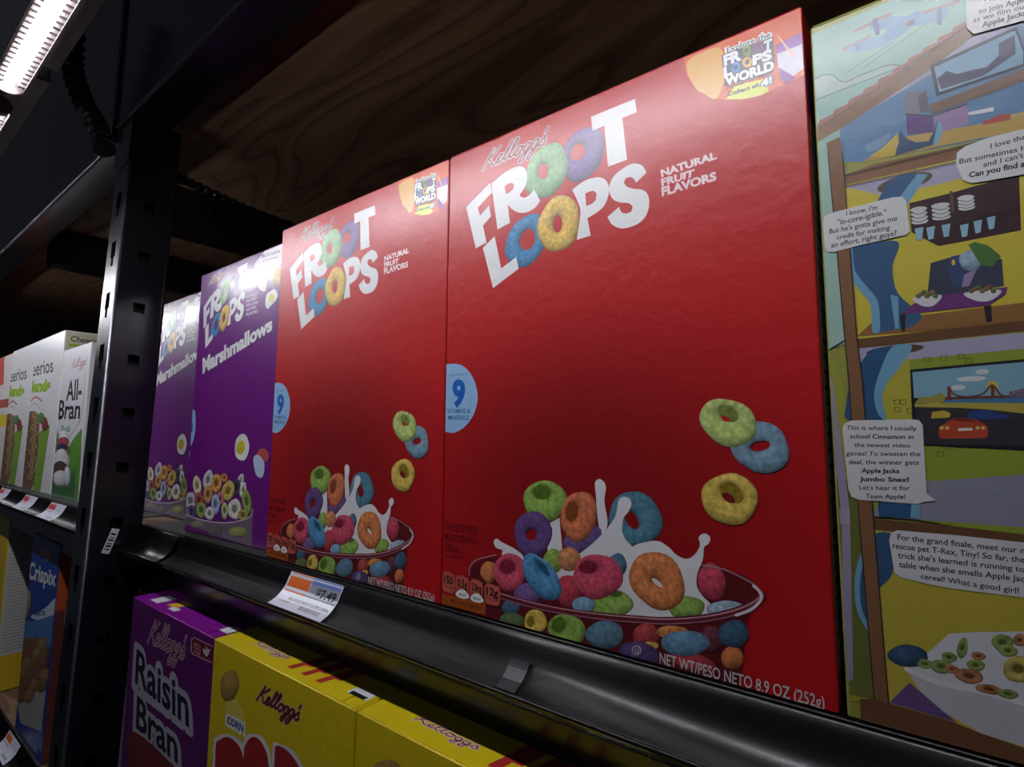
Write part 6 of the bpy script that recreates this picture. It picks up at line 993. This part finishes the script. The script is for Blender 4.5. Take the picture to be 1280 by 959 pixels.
def side_yb(x, z, off): return (.193+off, x, z)
flat('nutrition_panel', (205, 203, 198), [(.002, .06), (.058, .06), (.058, .286), (.002, .286)], yb, 2, side_yb)
for i in range(40): flat('nutrition_line', (172, 170, 167), [(.005, .066+i*.0055), (.054-.006*(i % 4), .066+i*.0055), (.054-.006*(i % 4), .0678+i*.0055+(.001 if i % 9 == 0 else 0)), (.005, .0678+i*.0055)], yb, 4, side_yb)

# ---------------------------------------------------------------- sticker on the upright
st = thing('sticker', 'small white barcode sticker stuck on the upright', 'sticker', (XP+.0024, -.029, -.014)); st.rotation_euler = (math.radians(-18), 0, 0)
obj('paper', boxes((0, .0002, -.0036, .0036, -.0125, .0125)), M['paper'], st)
for i, (a, b2) in enumerate(((-.009, .0012), (-.006, .002), (-.003, .001), (.0, .0018), (.003, .001), (.006, .002))):
    obj('printed_bar', boxes((.00025, .0003, -.0024, .0022, a, a+b2)), M['blackrough'], st)

# ---------------------------------------------------------------- conduits
def conduit(label, pts, r):
    P = []
    for i in range(len(pts)-1):
        a, b2, c, d = [Vector(pts[max(0, min(len(pts)-1, j))]) for j in (i-1, i, i+1, i+2)]
        for k in range(24):
            t = k/24; P.append(.5*((2*b2)+(c-a)*t+(2*a-5*b2+4*c-d)*t*t+(3*b2-a-3*c+d)*t**3))
    o = obj('flexible_conduit', tube(bmesh.new(), P, lambda i: r*(1 if (i//3) % 2 else .78), 12), M['rubber'], None, False)
    return tag(o, label, 'conduit')
conduit('black ribbed conduit hanging down to the front of the upright', [(-.50, -.085, .60), (-.522, -.082, .545), (-.529, -.078, .51), (-.51, -.07, .468), (-.486, -.062, .436), (-.472, -.0565, .405)], .011)
conduit('black ribbed conduit lying along the tie bar behind the upright', [(-.462, .006, .40), (-.462, .03, .398), (-.462, .07, .392), (-.463, .12, .389), (-.464, .2, .389)], .0062)

# ---------------------------------------------------------------- LED fixtures in front of the beam
led = emit('led_light', (.93, .95, 1.0), LED_STRENGTH)
def fixture(label, x0, x1):
    t = thing('led_fixture', label, 'light', (x0, -.159, .352)); L = x1-x0; r = .0052
    hs = [(math.cos(math.pi*k/12)*r, math.sin(math.pi*k/12)*r*.7+.0006) for k in range(13)]
    o = obj('housing', extrude_x(hs, 0, L), M['galv'], t, True); s = o.modifiers.new('thick', 'SOLIDIFY'); s.thickness = .0010
    ds = [(-math.cos(math.pi*k/10)*.0031, -math.sin(math.pi*k/10)*.0064) for k in range(11)]
    obj('led_strip', extrude_x(ds, .010, L-.010, True), led, t)
    bm = bmesh.new(); n = int((L-.02)/.0072)
    for i in range(n): x = .010+i*.0072; box(bm, x, x+.0030, .0040, .0086, -.0042, .0004); box(bm, x, x+.0030, -.0086, -.0040, -.0042, .0004)
    tag(obj('reflector_rib', bm, M['galv'], t), None, None, None, 'stuff')
    for s in (-1, 1): obj('cover_rail', boxes((0, L, s*.0088-.0008, s*.0088+.0008, -.0052, -.0040)), M['galv'], t)
    for xx in (0, L):
        ring = [(math.cos(2*math.pi*k/16)*.0094, math.sin(2*math.pi*k/16)*.0078-.0005) for k in range(16)]
        obj('end_cap', extrude_x(ring, xx-.003, xx+.003, True), M['galv'], t, False, .001)
    return t
fixture('bright LED tube light above the boxes, with ribbed reflector', -.300, .32)
fixture('second LED tube light at the left picture edge', -1.6, -.338)
RAIL = [(-.140, .418), (-.119, .418), (-.119, .434), (-.1205, .434), (-.1205, .4205), (-.140, .4205)]
tag(obj('mounting_rail', extrude_x(RAIL, -.375, .9, True), M['galv']), 'brownish metal rail beside the bright LED light', 'rail')
tag(obj('mounting_rail', extrude_x(RAIL, -3.0, -.40, True), M['galv']), 'brownish metal rail left of the conduit, beside the second LED light', 'rail')
for i, x in enumerate((.36, -1.9)):
    bk = thing('light_bracket', ('black bracket arm holding the bright LED light', 'black bracket arm holding the far LED light')[i], 'bracket', (x, -.0432, .46))
    obj('arm', boxes((-.010, .010, -.12, .0, 0, .006)), M['blackrough'], bk); obj('back_plate', boxes((-.018, .018, -.003, -.0002, -.01, .04)), M['blackrough'], bk); obj('hanger', boxes((-.006, .006, -.106, -.102, -.105, 0)), M['blackrough'], bk)
